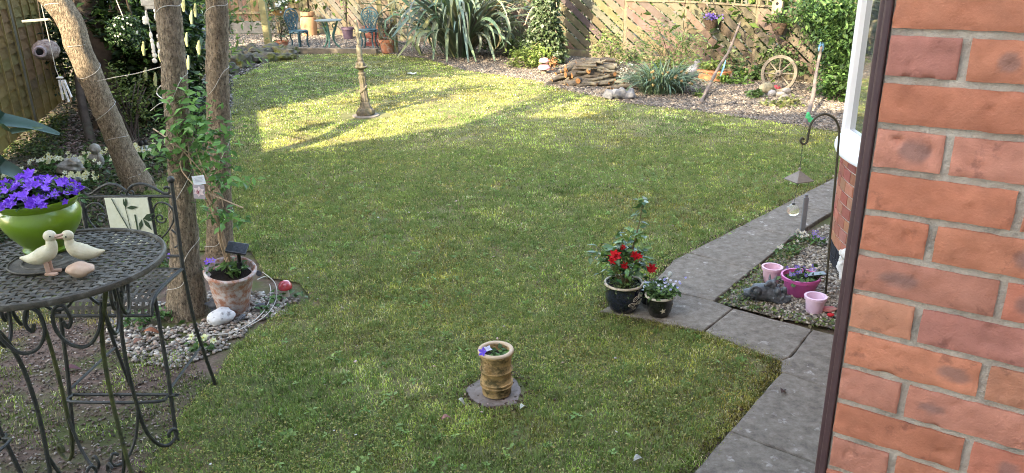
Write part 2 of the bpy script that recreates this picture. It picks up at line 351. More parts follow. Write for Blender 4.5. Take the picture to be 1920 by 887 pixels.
# longer tussocks and broad-leaved weeds in the lawn
x, y = sample(LP, 330); k = (y < 8) & (np.hypot(x+.09, y-3.18) > .16); x, y = x[k], y[k]; n = 14
x = np.repeat(x, n)+RNG.normal(0, .014, len(x)*n); y = np.repeat(y, n)+RNG.normal(0, .014, len(y)*n)
g = blades('grass', x, y, RNG.uniform(.02, .045, len(x)), np.full(len(x), .0035), lerp((.12, .21, .055), (.28, .34, .12), np.repeat(RNG.random(len(x)//n), n)), lean=1.0); props(g, 'longer brighter tufts of grass scattered over the lawn', 'grass', None, 'stuff')
x, y = sample(LP, 5200); k = (y < 8.5) & (RNG.random(len(x)) < np.where(y < 5, 1, .45)) & (fbm(x, y, 1.3, 7)+RNG.normal(0, .18, len(x)) > .44) & (np.hypot(x+.09, y-3.18) > .16); x, y = x[k], y[k]; n = 3
x = np.repeat(x, n)+RNG.normal(0, .01, len(x)*n); y = np.repeat(y, n)+RNG.normal(0, .01, len(y)*n)
V, T = leaf_geo(np.c_[x, y, RNG.uniform(.004, .020, len(x))], RNG.uniform(.005, .015, len(x)), .75, droop=-.1)
g = tri_mesh('lawn_weeds', V, T, leafm, np.repeat(palette(len(x), [(.17, .24, .045), (.28, .31, .08), (.10, .16, .03), (.34, .29, .09)], .25), 5, 0)); props(g, 'small broad leaved weeds and clover growing through the lawn', 'weeds', None, 'stuff')
x, y = sample(LP, 60); k = (y < 7.5) & (np.hypot(x+.09, y-3.18) > .17) & (fbm(x, y, 1.2, 6)+RNG.normal(0, .1, len(x)) > .45); x, y = x[k], y[k]; n = 7; sz = np.repeat(RNG.uniform(.014, .034, len(x)), n); cc_ = np.repeat(palette(len(x), [(.20, .33, .09), (.26, .38, .12), (.15, .27, .07)], .15), n*5, 0)
x = np.repeat(x, n)+RNG.normal(0, .007, len(x)*n); y = np.repeat(y, n)+RNG.normal(0, .007, len(y)*n)
V, T = leaf_geo(np.c_[x, y, RNG.uniform(.010, .022, len(x))], sz, .5, droop=-.05)
g = tri_mesh('lawn_weeds', V, T, leafm, cc_); props(g, 'pale green leaf rosettes of clover and dandelion dotted through the near lawn', 'weeds', None, 'stuff')
# sparse grass on the trodden soil under the table
SP = poly([(-60, 600), (230, 560), (350, 660), (400, 720), (330, 800), (250, 930), (-60, 930)])
x, y = sample(SP, 5500); k = fbm(x, y, 2.6, 2) > .52; x, y = x[k], y[k]
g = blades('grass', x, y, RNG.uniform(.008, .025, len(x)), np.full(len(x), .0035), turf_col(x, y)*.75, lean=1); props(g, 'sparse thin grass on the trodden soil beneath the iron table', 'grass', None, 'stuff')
mossm = M('moss', (.05, .06, .015), (.11, .11, .03), scale=15, rough=1, bump=1, bscale=80)
x, y = sample(SP, 3200); x2, y2 = sample(LP, 60); k = y2 < 6
g = pebbles('soil_crumbs', x, y, .012, [(.13, .085, .07), (.2, .15, .125), (.32, .28, .25), (.08, .06, .045)], z=-.008, var=.3); props(g, 'crumbs of soil and grit on the bare patch beneath the table', 'soil', None, 'stuff')

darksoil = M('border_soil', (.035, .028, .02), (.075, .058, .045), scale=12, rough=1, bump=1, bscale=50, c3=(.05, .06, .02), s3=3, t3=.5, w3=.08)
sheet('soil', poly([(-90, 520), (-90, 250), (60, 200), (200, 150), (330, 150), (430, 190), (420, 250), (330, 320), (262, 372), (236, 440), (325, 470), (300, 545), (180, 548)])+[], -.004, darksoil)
# ================================================================= gravel
gcol = [(.23, .195, .155), (.15, .13, .11), (.30, .265, .22), (.10, .088, .08), (.21, .16, .12), (.045, .042, .04)]
gravelm = M('gravel_fines', (.08, .068, .055), (.17, .145, .12), scale=55, rough=1, bump=1, bscale=90)
GRP = poly([(720, 98), (742, 104), (800, 111), (870, 132), (1000, 151), (1060, 169), (1180, 194), (1350, 215), (1480, 234), (1580, 249)])+[(4.9, 9), (6.4, 9.2), (4.9, 11.6), (3.9, 13.1), (2.7, 14.45), (-1.4, 18.25), (-3.6, 18.2)]
sheet('gravel_bed', GRP, .002, gravelm)
x, y = sample(GRP, 1500); k = RNG.random(len(x)) < np.where(y < 11.5, 1, .7); x, y = x[k], y[k]
props(pebbles('gravel', x, y, .032, gcol, z=.0, p=[.27, .2, .2, .13, .12, .08], var=.25), 'pale buff gravel covering the bed below the diagonal fence', 'gravel', None, 'stuff')
GP2 = poly([(430, 66), (590, 64)])+[(-5.4, 22), (-1.4, 18.25), (-2.6, 17.35)]+poly([(700, 99), (555, 99), (520, 100), (480, 118), (432, 140), (380, 130), (380, 75)])
sheet('gravel_terrace', GP2, .003, gravelm)
x, y = sample(GP2, 700); props(pebbles('gravel', x, y, .045, gcol, z=.002, p=[.2, .25, .15, .2, .1, .1], var=.25), 'pale gravel of the seating terrace around the teal chairs', 'gravel', None, 'stuff')
GP3 = poly([(205, 560), (300, 545), (350, 560), (390, 545), (500, 545), (560, 560), (540, 590), (480, 600), (440, 645), (390, 665), (330, 690), (260, 680), (200, 640)])
x, y = sample(GP3, 5200); k = (np.hypot(x+1.95, y-4.15) > .2) & (fbm(x, y, 5, 2) > .35); x, y = x[k], y[k]
props(pebbles('gravel', x, y, .025, [(.38, .35, .3), (.26, .23, .2), (.48, .45, .41), (.16, .14, .125), (.32, .24, .19)], z=-.006, var=.25), 'mixed pale pebbles around the foot of the palm like trunks', 'gravel', None, 'stuff')
GP4 = poly([(1352, 572), (1400, 530), (1450, 492), (1500, 452), (1548, 425), (1640, 440), (1640, 640), (1563, 620), (1450, 598)])
bedm = M('bed_fines', (.12, .1, .075), (.27, .23, .18), scale=40, rough=1, bump=1, bscale=90); sheet('gravel_patch', GP4, .012, bedm)
x, y = sample(GP4, 4600); props(pebbles('gravel', x, y, .024, [(.36, .33, .27), (.24, .21, .17), (.46, .42, .36), (.13, .115, .1)], z=.012, var=.25), 'grey and buff gravel of the little bed beside the bay wall', 'gravel', None, 'stuff')
E4 = poly([(1345, 574), (1400, 528), (1450, 490), (1505, 450), (1530, 440), (1520, 458), (1478, 500), (1430, 535), (1400, 575), (1470, 596), (1563, 612), (1563, 624), (1440, 597)])
x, y = sample(E4, 6500); k = fbm(x, y, 6, 1) > .25; x, y = x[k], y[k]; n = len(x)
V, T = leaf_geo(np.c_[x, y, RNG.uniform(.014, .05, n)], RNG.uniform(.012, .028, n), .75, droop=-.2)
props(tri_mesh('ground_cover', V, T, leafm, np.repeat(palette(n, [(.11, .17, .04), (.17, .21, .06), (.07, .12, .035), (.2, .17, .09)], .2), 5, 0)), 'low yellow green creeping plants edging the gravel beside the slabs', 'ground cover', None, 'stuff')
# bark chips
BP = poly([(60, 330), (105, 262), (130, 215), (200, 192), (262, 215), (250, 290), (200, 320), (120, 320)])
x, y = sample(BP, 900); props(pebbles('bark_chips', x, y, .045, [(.16, .09, .075), (.24, .16, .14), (.09, .055, .05), (.3, .24, .22)], z=-.008, flat=.3, var=.3), 'reddish brown bark chips on the border beneath the forked tree', 'bark chips', None, 'stuff')
BQ = poly([(380, 130), (440, 100), (540, 100), (560, 103), (500, 120), (436, 152), (436, 200), (380, 215)])
x, y = sample(BQ, 420); props(pebbles('bark_chips', x, y, .05, [(.14, .12, .1), (.26, .23, .2), (.09, .075, .06), (.33, .3, .27)], z=-.005, flat=.45, var=.3), 'grey chips and grit along the stony edge of the terrace', 'bark chips', None, 'stuff')
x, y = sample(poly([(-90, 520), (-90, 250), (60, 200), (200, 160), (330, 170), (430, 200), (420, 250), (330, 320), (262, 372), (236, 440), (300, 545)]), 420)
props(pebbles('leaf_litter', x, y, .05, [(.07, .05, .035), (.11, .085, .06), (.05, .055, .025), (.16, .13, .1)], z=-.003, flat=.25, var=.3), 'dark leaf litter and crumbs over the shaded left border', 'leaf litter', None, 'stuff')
x, y = sample(poly([(-90, 520), (-90, 260), (30, 270), (90, 225), (130, 215), (120, 330), (60, 380), (-20, 400)]), 1500); k = fbm(x, y, 1.6, 5) > .4; x, y = x[k], y[k]; n = len(x)
V, T = leaf_geo(np.c_[x, y, RNG.uniform(.0, .05, n)], RNG.uniform(.02, .05, n), .7, droop=-.1)
props(tri_mesh('ground_cover', V, T, leafm, np.repeat(palette(n, [(.05, .085, .02), (.09, .12, .03), (.035, .06, .02)], .25), 5, 0)), 'mossy low growth along the foot of the left fence', 'ground cover', None, 'stuff')
# low ground cover at the left border
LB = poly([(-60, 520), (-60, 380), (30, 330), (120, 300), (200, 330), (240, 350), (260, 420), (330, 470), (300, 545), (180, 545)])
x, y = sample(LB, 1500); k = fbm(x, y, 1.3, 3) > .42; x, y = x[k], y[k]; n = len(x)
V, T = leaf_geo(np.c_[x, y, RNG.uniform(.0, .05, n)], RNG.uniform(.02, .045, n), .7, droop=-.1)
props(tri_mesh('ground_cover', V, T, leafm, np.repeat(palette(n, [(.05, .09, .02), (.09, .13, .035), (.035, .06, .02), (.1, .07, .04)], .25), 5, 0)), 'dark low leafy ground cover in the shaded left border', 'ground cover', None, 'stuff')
LB2 = poly([(110, 330), (250, 200), (330, 200), (440, 215), (436, 250), (330, 320), (262, 372), (200, 335)])
x, y = sample(LB2, 800); k = fbm(x, y, 1.1, 4) > .4; x, y = x[k], y[k]; n = len(x)
V, T = leaf_geo(np.c_[x, y, RNG.uniform(.0, .07, n)], RNG.uniform(.03, .07, n), .6, droop=-.1)
props(tri_mesh('ground_cover', V, T, leafm, np.repeat(palette(n, [(.045, .08, .02), (.08, .12, .035), (.03, .05, .02), (.12, .09, .05)], .25), 5, 0)), 'weedy dark undergrowth between the leaning trunk and the forked tree', 'undergrowth', None, 'stuff')

# ================================================================= paved path
slabm = M('paving_concrete', (.125, .105, .086), (.255, .225, .186), scale=24, rough=.97, bump=.9, bscale=150, c3=(.42, .39, .35), s3=13, t3=.65, w3=.05)
pm = MB()
def slab(px, z=.022):
    q = [Vector((*G(a, b)[:2], 0)) for a, b in px]; c = sum(q, Vector())/len(q); q = [c+(p-c)*(1-.009/(p-c).length) for p in q]; top = []
    for i in range(len(q)):
        n = max(2, int((q[(i+1) % len(q)]-q[i]).length/.07))
        for k in range(n):
            p = q[i].lerp(q[(i+1) % len(q)], k/n); top.append(p+Vector((random.uniform(-.004, .004), random.uniform(-.004, .004), z+random.uniform(-.001, .001))))
    m_ = len(top); b = [v+(v-c).normalized()*.005-Vector((0, 0, .006)) for v in top]; lo = [Vector((v.x, v.y, -.05)) for v in b]
    pm.add(top+b+lo, [tuple(range(m_))]+[(i+m_, (i+1) % m_+m_, (i+1) % m_, i) for i in range(m_)]+[(i+2*m_, (i+1) % m_+2*m_, (i+1) % m_+m_, i+m_) for i in range(m_)])
def lawnside(t): return (1262+(1575-1262)*t, 493+(332-493)*t)
slab([(1122, 590), (1170, 566), (1215, 546), (1270, 555), (1339, 570), (1374, 584), (1319, 628), (1200, 603)])
slab([(1215, 546), (1262, 493), (1290, 479), (1409, 511), (1339, 570), (1270, 555)])
slab([(1290, 479), (1390, 428), (1485, 448), (1409, 511)])
slab([(1390, 428), (1468, 388), (1556, 404), (1485, 448)])
slab([(1468, 388), (1540, 350), (1625, 366), (1556, 404)]); slab([(1540, 350), (1600, 320), (1690, 332), (1625, 366)]); slab([(1600, 320), (1650, 296), (1740, 305), (1690, 332)])
slab([(1374, 584), (1523, 624), (1481, 676), (1464, 684), (1319, 628)])
slab([(1523, 624), (1700, 668), (1640, 765), (1464, 704), (1464, 684), (1481, 676)])
slab([(1464, 704), (1640, 765), (1560, 889), (1368, 816)]); slab([(1368, 816), (1560, 889), (1450, 1010), (1262, 940)]); slab([(1262, 940), (1450, 1010), (1300, 1170), (1100, 1080)])
path = pm.build('path', slabm, smooth=False); props(path, None, None, None, 'structure')
# bare earth along the lawn edge of the path
ex = np.concatenate([np.linspace(a[0], b[0], 260) for a, b in zip(poly([(1566, 337), (1250, 500)]), poly([(1250, 500), (1127, 583)]))]) if False else None
pts = []
for (a, b, n_) in (((1566, 336), (1250, 499), 520), ((1250, 499), (1127, 583), 110), ((1465, 682), (1283, 890), 130)):
    ga, gb = G(*a), G(*b)
    for k in range(n_): t = random.random(); pts.append((ga[0]+(gb[0]-ga[0])*t+random.gauss(-.014, .012), ga[1]+(gb[1]-ga[1])*t+random.gauss(.01, .012)))
pts = np.array(pts); props(pebbles('soil_crumbs', pts[:, 0], pts[:, 1], .022, [(.09, .055, .035), (.15, .09, .06), (.06, .04, .03)], z=.006, var=.25), 'crumbled brown earth along the cut edge of the lawn', 'soil', None, 'stuff')

# ================================================================= house (near corner, bay, body behind the viewer)
BK = [(.61, .225, .14), (.65, .25, .155), (.57, .205, .14), (.60, .25, .18), (.54, .22, .175), (.65, .28, .18)]
brickm = M('facing_brick', (1, 1, 1), (.84, .79, .76), scale=26, attr=True, rough=.92, bump=.6, bscale=230, c3=(.60, .58, .60), s3=19, t3=.64, w3=.04, dist=.003)
baybrickm = M('bay_brick', (1, 1, 1), (.8, .76, .72), scale=20, attr=True, rough=.9, bump=.4, bscale=60)
mortarm = M('mortar', (.44, .36, .30), (.60, .51, .43), scale=22, rough=1, bump=1, bscale=110, c3=(.30, .27, .23), s3=16, t3=.62, dist=.006)
ATT.add('facing_brick'); ATT.add('bay_brick')
corner = Vector((.606, 1.26, 0)); wd = Vector((.81, -.586, 0)).normalized(); wn = Vector((wd.y, -wd.x, 0)); wn = wn if wn.y < 0 else -wn
house = thing('house', 'red brick house corner with brown corner trim and a curved bay window', 'house', corner)
mw = Matrix((wd, -wn, Vector((0, 0, 1)))).transposed()      # local x along the wall, y into the wall, z up
bb = MB(); z0 = -.052
def brick(mb, x0, x1, z, h, dep, col, nx, nz, amp, chips=True):
    V = []; F = []; off = Vector((random.random()*90, random.random()*90, 0)); xs = [x0+(x1-x0)*i/nx for i in range(nx+1)]
    for j in range(nz+1):
        for i in range(nx+1):
            px, pz = xs[i], z+h*j/nz; edge = i in (0, nx) or j in (0, nz); q = Vector((px*22, pz*22, 0))+off
            if edge:
                px += amp*mnoise.noise(q*1.7)*(1 if i in (0, nx) else 0); pz += amp*1.1*mnoise.noise(q*1.9+Vector((5, 5, 5)))*(1 if j in (0, nz) else 0)
            y = mnoise.noise(q*.8)*.0012+mnoise.noise(q*3.1)*.0009+mnoise.noise(q*7)*.0006+(.0014 if edge else 0)+(max(0, mnoise.noise(Vector((px*40, pz*110, 7))+off)-.33)*.012 if nx > 10 else 0)
            V.append(Vector((px, y, pz)))
    for j in range(nz):
        for i in range(nx): a = j*(nx+1)+i; F.append((a, a+1, a+nx+2, a+nx+1))
    ring = [i for i in range(nx+1)]+[j*(nx+1)+nx for j in range(1, nz+1)]+[nz*(nx+1)+i for i in range(nx-1, -1, -1)]+[j*(nx+1) for j in range(nz-1, 0, -1)]
    n0 = len(V); V += [Vector((V[k].x, dep, V[k].z)) for k in ring]; m_ = len(ring)
    F += [(ring[k], n0+k, n0+(k+1) % m_, ring[(k+1) % m_]) for k in range(m_)]
    kiss = [(x0+(x1-x0)*u, z+h*.5, random.uniform(.014, .032), random.uniform(.010, .022)) for u in ((.25+random.uniform(-.12, .12), .72+random.uniform(-.12, .12)) if x1-x0 > .15 else (.5+random.uniform(-.2, .2),)) if random.random() < .2 and random.random() < .8] if nx > 10 else []
    mb.add([mw @ v for v in V], F, 0, col); n1 = len(mb.c)-len(V)
    for i, v in enumerate(V):
        k = 1+.22*mnoise.noise(Vector((v.x*16, v.z*30, 3))+off)+.12*mnoise.noise(Vector((v.x*60, v.z*60, 8))+off); c = [q*k for q in col]
        for kx, kz, rx, rz_ in kiss:
            d_ = math.hypot((v.x-kx)/rx, (v.z-kz)/rz_)+.25*mnoise.noise(Vector((v.x*50, v.z*50, 1))); t_ = max(0, min(1, (1.15-d_)/.4))*.6; c = [q*(1-t_)+w_*t_ for q, w_ in zip(c, (.22, .15, .145))]
        mb.c[n1+i] = (*c, 1)
row = 0; z = z0+.005
while z < 2.75:
    xx = .002+random.uniform(-.001, .001); first = .1025 if row % 2 == 0 else .215
    while xx < 2.35:
        L_ = first if xx < .01 else .215; col = random.choice(BK); k = random.uniform(.86, 1.1); col = tuple(c*k for c in col); near = .6 < z < 2.2 and xx < 1.0
        brick(bb, xx, xx+L_-random.uniform(.001, .003), z+.0015, .0628, .10, col, 36 if near else 4, 9 if near else 4, .0017 if near else .001)
        xx += L_+.0105
    row += 1; z += .075
# dark round kiss marks burnt onto the faces of some bricks
bo = bb.build('brick', brickm, house, smooth=True, ang=60)
mb = MB(); mb.box((1.17, .06, 1.38), (2.36, .1, 2.75), rot=None)
mb.v = [tuple(mw @ Vector(v)) for v in mb.v]; mb2 = MB()
nx, nz = 90, 130; V = []; F = []
for j in range(nz+1):
    for i in range(nx+1):
        px, pz = 1.1*i/nx, .55+1.7*j/nz; V.append(mw @ Vector((px+.001, .0062+mnoise.noise(Vector((px*60, pz*60, 1)))*.0035+mnoise.noise(Vector((px*14, pz*14, 4)))*.002, pz)))
for j in range(nz):
    for i in range(nx): a = j*(nx+1)+i; F.append((a, a+1, a+nx+2, a+nx+1))
mb.add(V, F); mb.build('mortar', mortarm, house, smooth=True, ang=80)
trimm = M('brown_frame_paint', (.075, .035, .04), (.095, .05, .05), scale=30, rough=.45, bump=.08, spec=.5)
mb = MB(); mb.box((-.012, .03, 1.38), (.022, .045, 2.76)); mb.box((-.008, .006, 1.38), (.012, .014, 2.76)); mb.v = [tuple(mw @ Vector(v)) for v in mb.v]; mb.build('corner_trim', trimm, house, smooth=False, bevel=.003)
# bay
bc = Vector((3.16, 4.46, 0))-corner; br = 1.10; bay = MB(); mo = MB()
nb = 54; 
for r_ in range(10):
    zz = .0+r_*.075
    for k in range(nb):
        a = 2*PI*(k+(.5 if r_ % 2 else 0))/nb
        if not (R(80) < a < R(330)): continue
        col = (.02, .022, .03) if r_ < 2 else tuple(c*random.uniform(.8, 1.05) for c in random.choice([(.42, .17, .12), (.36, .13, .1), (.46, .2, .14)]))
        ww = 2*PI*br/nb-.010; bay.box(bc+Vector((math.cos(a)*(br-.045), math.sin(a)*(br-.045), zz+.0325)), (.09, ww, .065), rotz(a), col=col)
bay.build('bay_brick', baybrickm, house, smooth=False, bevel=.002)
mo.lathe([(br-.007, 0), (br-.007, .745)], 72, at=bc); mo.build('bay_mortar', M('pale_mortar', (.45, .41, .37), (.58, .54, .5), scale=40, rough=1, bump=.5), house)
upvc = M('white_upvc', (.78, .8, .84), rough=.3, spec=.5); glassm = bpy.data.materials.new('window_glass'); glassm.use_nodes = True
gb = glassm.node_tree.nodes['Principled BSDF']; gb.inputs['Base Color'].default_value = (.06, .07, .07, 1); gb.inputs['Roughness'].default_value = .02; gb.inputs['Specular IOR Level'].default_value = 1.0; gb.inputs['Coat Weight'].default_value = 1; gb.inputs['IOR'].default_value = 2.2
wf = MB(); wf.lathe([(br-.06, .745), (br+.045, .745), (br+.05, .757), (br+.045, .775), (br+.0, .80), (br-.06, .80)], 72, at=bc); sill = wf.build('window_sill', upvc, house)
# facets of the bay window
an = [R(d) for d in (104, 131, 158, 190, 222, 250, 278, 306)]
gm = MB(); fm = MB()
for i in range(len(an)-1):
    a, b = an[i], an[i+1]; p = bc+Vector((math.cos(a), math.sin(a), 0))*(br-.01); q = bc+Vector((math.cos(b), math.sin(b), 0))*(br-.01); mid = (p+q)/2; ln = (q-p).length; th = math.atan2(q.y-p.y, q.x-p.x); rt = rotz(th)
    gm.box(mid+Vector((0, 0, 1.62))-Vector((math.cos((a+b)/2), math.sin((a+b)/2), 0))*.012, (ln-.12, .02, 1.5), rt)
    for zc in (.835, 2.405): fm.box(mid+Vector((0, 0, zc)), (ln-.112, .07, .075), rt)
    for pp, sg in ((p, 1), (q, -1)): fm.box(pp+rt@Vector((sg*.045, 0, 0))+Vector((0, 0, 1.62)), (.046, .065, 1.645), rt)
    fm.tube([p+Vector((0, 0, .80)), p+Vector((0, 0, 2.44))], .030, 8)
win = fm.build('window_frame', upvc, house, smooth=False, bevel=.006); gl = gm.build('pane', glassm, win, smooth=False)
# long walls and roof
hw = MB(); 
def wallseg(mb, a, b, h, t=.25, z=0): a = Vector((*a, 0)); b = Vector((*b, 0)); m_ = (a+b)/2; d = b-a; mb.box(m_+Vector((0, 0, z+h/2))-corner, (d.length, t, h), rotz(math.atan2(d.y, d.x)))
wallseg(hw, (1.62, 2.2), (6.6, 7.3), 5.2); wallseg(hw, (2.55, -.1), (1.62, 2.2), 2.8); fw = MB(); wallseg(fw, (-9, -.75), (2.5, -.75), 5.2); fw.build('bounce_wall', M('white_bounce', (.72, .70, .66), (.78, .76, .72), scale=6, rough=.9, bump=.1), house, smooth=False); wallseg(hw, (-9, -6.5), (-9, -.75), 5.2); wallseg(hw, (-9, -6.5), (9, -6.5), 5.2)  # unseen front wall, made white to bounce skylight onto the near bricks
housebrick = M('house_brickwork', (.34, .13, .09), (.42, .19, .13), scale=30, rough=.9, bump=.3); hw.build('wall', housebrick, house, smooth=False)
roofm = M('roof_tiles', (.12, .07, .055), (.18, .11, .09), scale=8, rough=.9, bump=.4)
rf = MB(); ridge = 9.75; yr = -3.6
vs = [Vector(v)-corner for v in ((-9.4, -.35, 5.1), (9, -.35, 5.1), (9, yr, ridge), (-9.4, yr, ridge), (-9.4, -6.9, 5.1), (9, -6.9, 5.1))]
rf.add(vs, [(0, 1, 2, 3), (3, 2, 5, 4), (0, 3, 4), (1, 5, 2), (0, 4, 5, 1)]); rf.build('roof', roofm, house, smooth=False)

# ================================================================= fences
def clip(polyg, lo, hi):
    for ax, val, keep in ((0, lo[0], 1), (0, hi[0], -1), (1, lo[1], 1), (1, hi[1], -1)):
        out = []; n = len(polyg)
        for i in range(n):
            a, b = polyg[i], polyg[(i+1) % n]; ia, ib = (a[ax]-val)*keep >= 0, (b[ax]-val)*keep >= 0
            if ia: out.append(a)
            if ia != ib: t = (val-a[ax])/(b[ax]-a[ax]); out.append((a[0]+(b[0]-a[0])*t, a[1]+(b[1]-a[1])*t))
        polyg = out
        if len(polyg) < 3: return []
    return polyg
ATT.add('weathered_fence_wood')
woodA = M('fence_board_wood', (1, 1, 1), (.76, .75, .74), scale=9, attr=True, rough=.92, bump=.35, bscale=45, c3=(.62, .58, .5), s3=3, t3=.62, w3=.1); ATT.add('fence_board_wood')
postwood = M('fence_post_wood', (.10, .08, .055), (.17, .14, .1), scale=9, rough=.9, bump=.3, c3=(.2, .2, .1), s3=4, t3=.6)
def diag_panel(name, a, b, ztop, label, trellis=0, ang=35, pitch=.16, zb=.14, tones=((.125, .105, .078), (.11, .093, .07), (.14, .117, .087))):
    a = Vector((*a, 0)); b = Vector((*b, 0)); d = b-a; L_ = d.length; r = thing(name, label, 'fence', a, math.atan2(d.y, d.x), 'diagonal board fence panels along the back of the garden')
    mb = MB(); ca, sa = math.cos(R(ang)), math.sin(R(ang)); bw = pitch-.036
    k = -60
    while k < 60:
        # strip running down to the right
        c = Vector((k*pitch/sa, 0)); dr = Vector((ca, -sa)); nn = Vector((sa, ca)); far = 8
        q = [c-dr*far-nn*bw/2, c+dr*far-nn*bw/2, c+dr*far+nn*bw/2, c-dr*far+nn*bw/2]
        P = clip([(v.x, v.y+ztop*.5) for v in q], (.03, zb), (L_-.03, ztop))
        if P:
            jx = random.uniform(-.004, .004); n = len(P); col = tuple(x*random.uniform(.82, 1.12) for x in random.choice(tones))
            mb.add([(p[0], -.007+jx, p[1]) for p in P]+[(p[0], .007+jx, p[1]) for p in P], [tuple(reversed(range(n))), tuple(range(n, 2*n))]+[(i, (i+1) % n, (i+1) % n+n, i+n) for i in range(n)], 0, col)
        k += 1
    mb.build('diagonal_boards', woodA, r, smooth=False)
    rl = MB()
    for zz in (zb+.12, (zb+ztop)/2, ztop-.12): rl.box((L_/2, .045, zz), (L_-.04, .04, .07))
    rl.box((L_/2, .0, ztop+.012), (L_-.02, .06, .028)); rl.build('rail', postwood, r, smooth=False)
    g_ = MB(); g_.box((L_/2, 0, zb/2), (L_-.04, .03, zb-.02)); g_.build('gravel_board', postwood, r, smooth=False)
    ps = MB(); ps.box((0, .05, (ztop+trellis+.1)/2), (.09, .09, ztop+trellis+.1)); ps.build('post', postwood, r, smooth=False, bevel=.005)
    if trellis:
        t = MB(); n = int(L_/.155)
        for i in range(n+1): t.box((.03+i*(L_-.06)/n, -.0, ztop+.03+trellis/2), (.028, .014, trellis), col=(.16, .14, .09))
        for zz in (ztop+.11, ztop+.11+.15, ztop+trellis-.02): t.box((L_/2, .015, zz), (L_-.04, .014, .03), col=(.16, .14, .09))
        t.build('trellis', woodA, r, smooth=False)
    return r
FA, FB, FC, FD = Vector((-5.45, 22.05)), Vector((2.2, 15.0)), Vector((4.87, 11.55)), Vector((7.0, 8.3))
FBx = Vector((3.16, 14.24))
def run(a, b, n): return [(a.lerp(b, i/n), a.lerp(b, (i+1)/n)) for i in range(n)]
lab = ['tall sunlit panel at the back corner beside the terracotta chimney pot', 'tall diagonal panel behind the small teal table', 'tall diagonal panel behind the teal chair and pergola posts', 'tall diagonal panel behind the big sword leaved plant', 'tall shaded diagonal panel left of the ivy clad pillar', 'bright sunlit diagonal panel right of the ivy clad pillar']
for i, (a, b) in enumerate(run(FA, FB, 6)): diag_panel('diagonal_fence', a, b, 1.75, lab[i], 0, 36)
lab = ['low diagonal panel with trellis behind the log pile', 'low diagonal panel behind the green tussock and purple hanging basket', 'low diagonal panel with the bird box and spoked wheel against it', 'low diagonal panel half hidden by the green climber']
rr_ = run(FB, FBx, 1)+run(FBx, FC, 2)+run(FC, FD, 2)
for i, (a, b) in enumerate(rr_): diag_panel('diagonal_fence', a, b, 1.09, (lab+['low diagonal panel hidden behind the white bay window'])[i], .42, 34)
# vertical board fence at the far left
vb = thing('board_fence', 'grey brown vertical board fence on concrete gravel boards behind the terrace', 'fence', (-9.6, 22.6, 0), math.atan2(22.05-22.6, 4.15))
mb = MB(); rl = MB(); cb = MB(); pp = MB(); L_ = 4.15
for i in range(int(L_/.115)): mb.box((.06+i*.115, random.uniform(-.004, .004), 1.08), (.108, .018, 1.5), rotz(random.uniform(-.03, .03)), col=tuple(x*random.uniform(.8, 1.15) for x in (.11, .09, .065)))
for zz in (.55, 1.05, 1.6): rl.box((L_/2, -.03, zz), (L_, .035, .06))
cb.box((L_/2, -.01, .15), (L_, .05, .3)); 
for x_ in (.0, 1.8, 3.3, L_): pp = MB(); pp.box((x_, -.04, .9), (.10, .1, 1.8)); pp.build('post', postwood, vb, smooth=False)
mb.build('vertical_boards', woodA, vb, smooth=False); rl.build('rail', postwood, vb, smooth=False); cb.build('gravel_board', M('concrete', (.075, .078, .08), (.12, .12, .12), scale=8, rough=.9, bump=.3), vb, smooth=False)
# lap panel fence on the left
lapw = M('lap_fence_wood', (1, 1, 1), (.75, .72, .62), scale=4, attr=True, rough=.85, bump=.4, bscale=35, stretch=(1, 1, 2), c3=(.5, .5, .3), s3=2.5, t3=.6, w3=.12); ATT.add('lap_fence_wood')
fa, fb = Vector((-4.72, 5.9)), Vector((-6.35, 10.75)); dd = (fb-fa).normalized()
for i, lb in enumerate(['golden brown lapped fence panel nearest the house at the left edge', 'golden brown lapped fence panel with thin vertical battens beside the bird house', 'dark shaded lapped fence panel behind the forked tree', 'dark lapped fence panel hidden in shadow past the laurel']):
    a = fa+dd*(i*1.83-1.6); b = fa+dd*((i+1)*1.83-1.6); d = b-a; r = thing('lapped_fence', lb, 'fence', (a.x, a.y, 0), math.atan2(d.y, d.x), 'lapped fence panels along the left border')
    L_ = d.length; mb = MB(); bt = MB()
    for k in range(15):
        z_ = .07+k*.125; n = 30; V = []; ph = random.random()*9
        for q in range(n+1):
            x_ = .05+(L_-.1)*q/n; wv = .010*math.sin(x_*3+ph)+.004*math.sin(x_*8+ph)
            V += [Vector((x_, -.040, z_+wv)), Vector((x_, -.004, z_+.15)), Vector((x_, .006, z_+.15)), Vector((x_, -.022, z_+wv))]
        F = []
        for q in range(n):
            for s_ in range(4): F.append((q*4+s_, q*4+(s_+1) % 4, (q+1)*4+(s_+1) % 4, (q+1)*4+s_))
        mb.add(V, [tuple(reversed(f)) for f in F], 0, tuple(x*random.uniform(.8, 1.2) for x in (.19, .12, .045)))
    for x_ in (.1, L_*.3, L_*.52, L_*.74, L_-.1): bt.box((x_, -.046, 1.0), (.018, .018, 1.84), col=(.30, .22, .09))
    bt.box((L_/2, -.02, 1.95), (L_, .05, .03), col=(.33, .24, .1)); mb.build('lapped_boards', lapw, r, smooth=True, ang=35); bt.build('batten', lapw, r, smooth=False)
    ps = MB(); ps.box((0, 0, .98), (.1, .1, 2.0)); ps.build('post', postwood, r, smooth=False, bevel=.006)

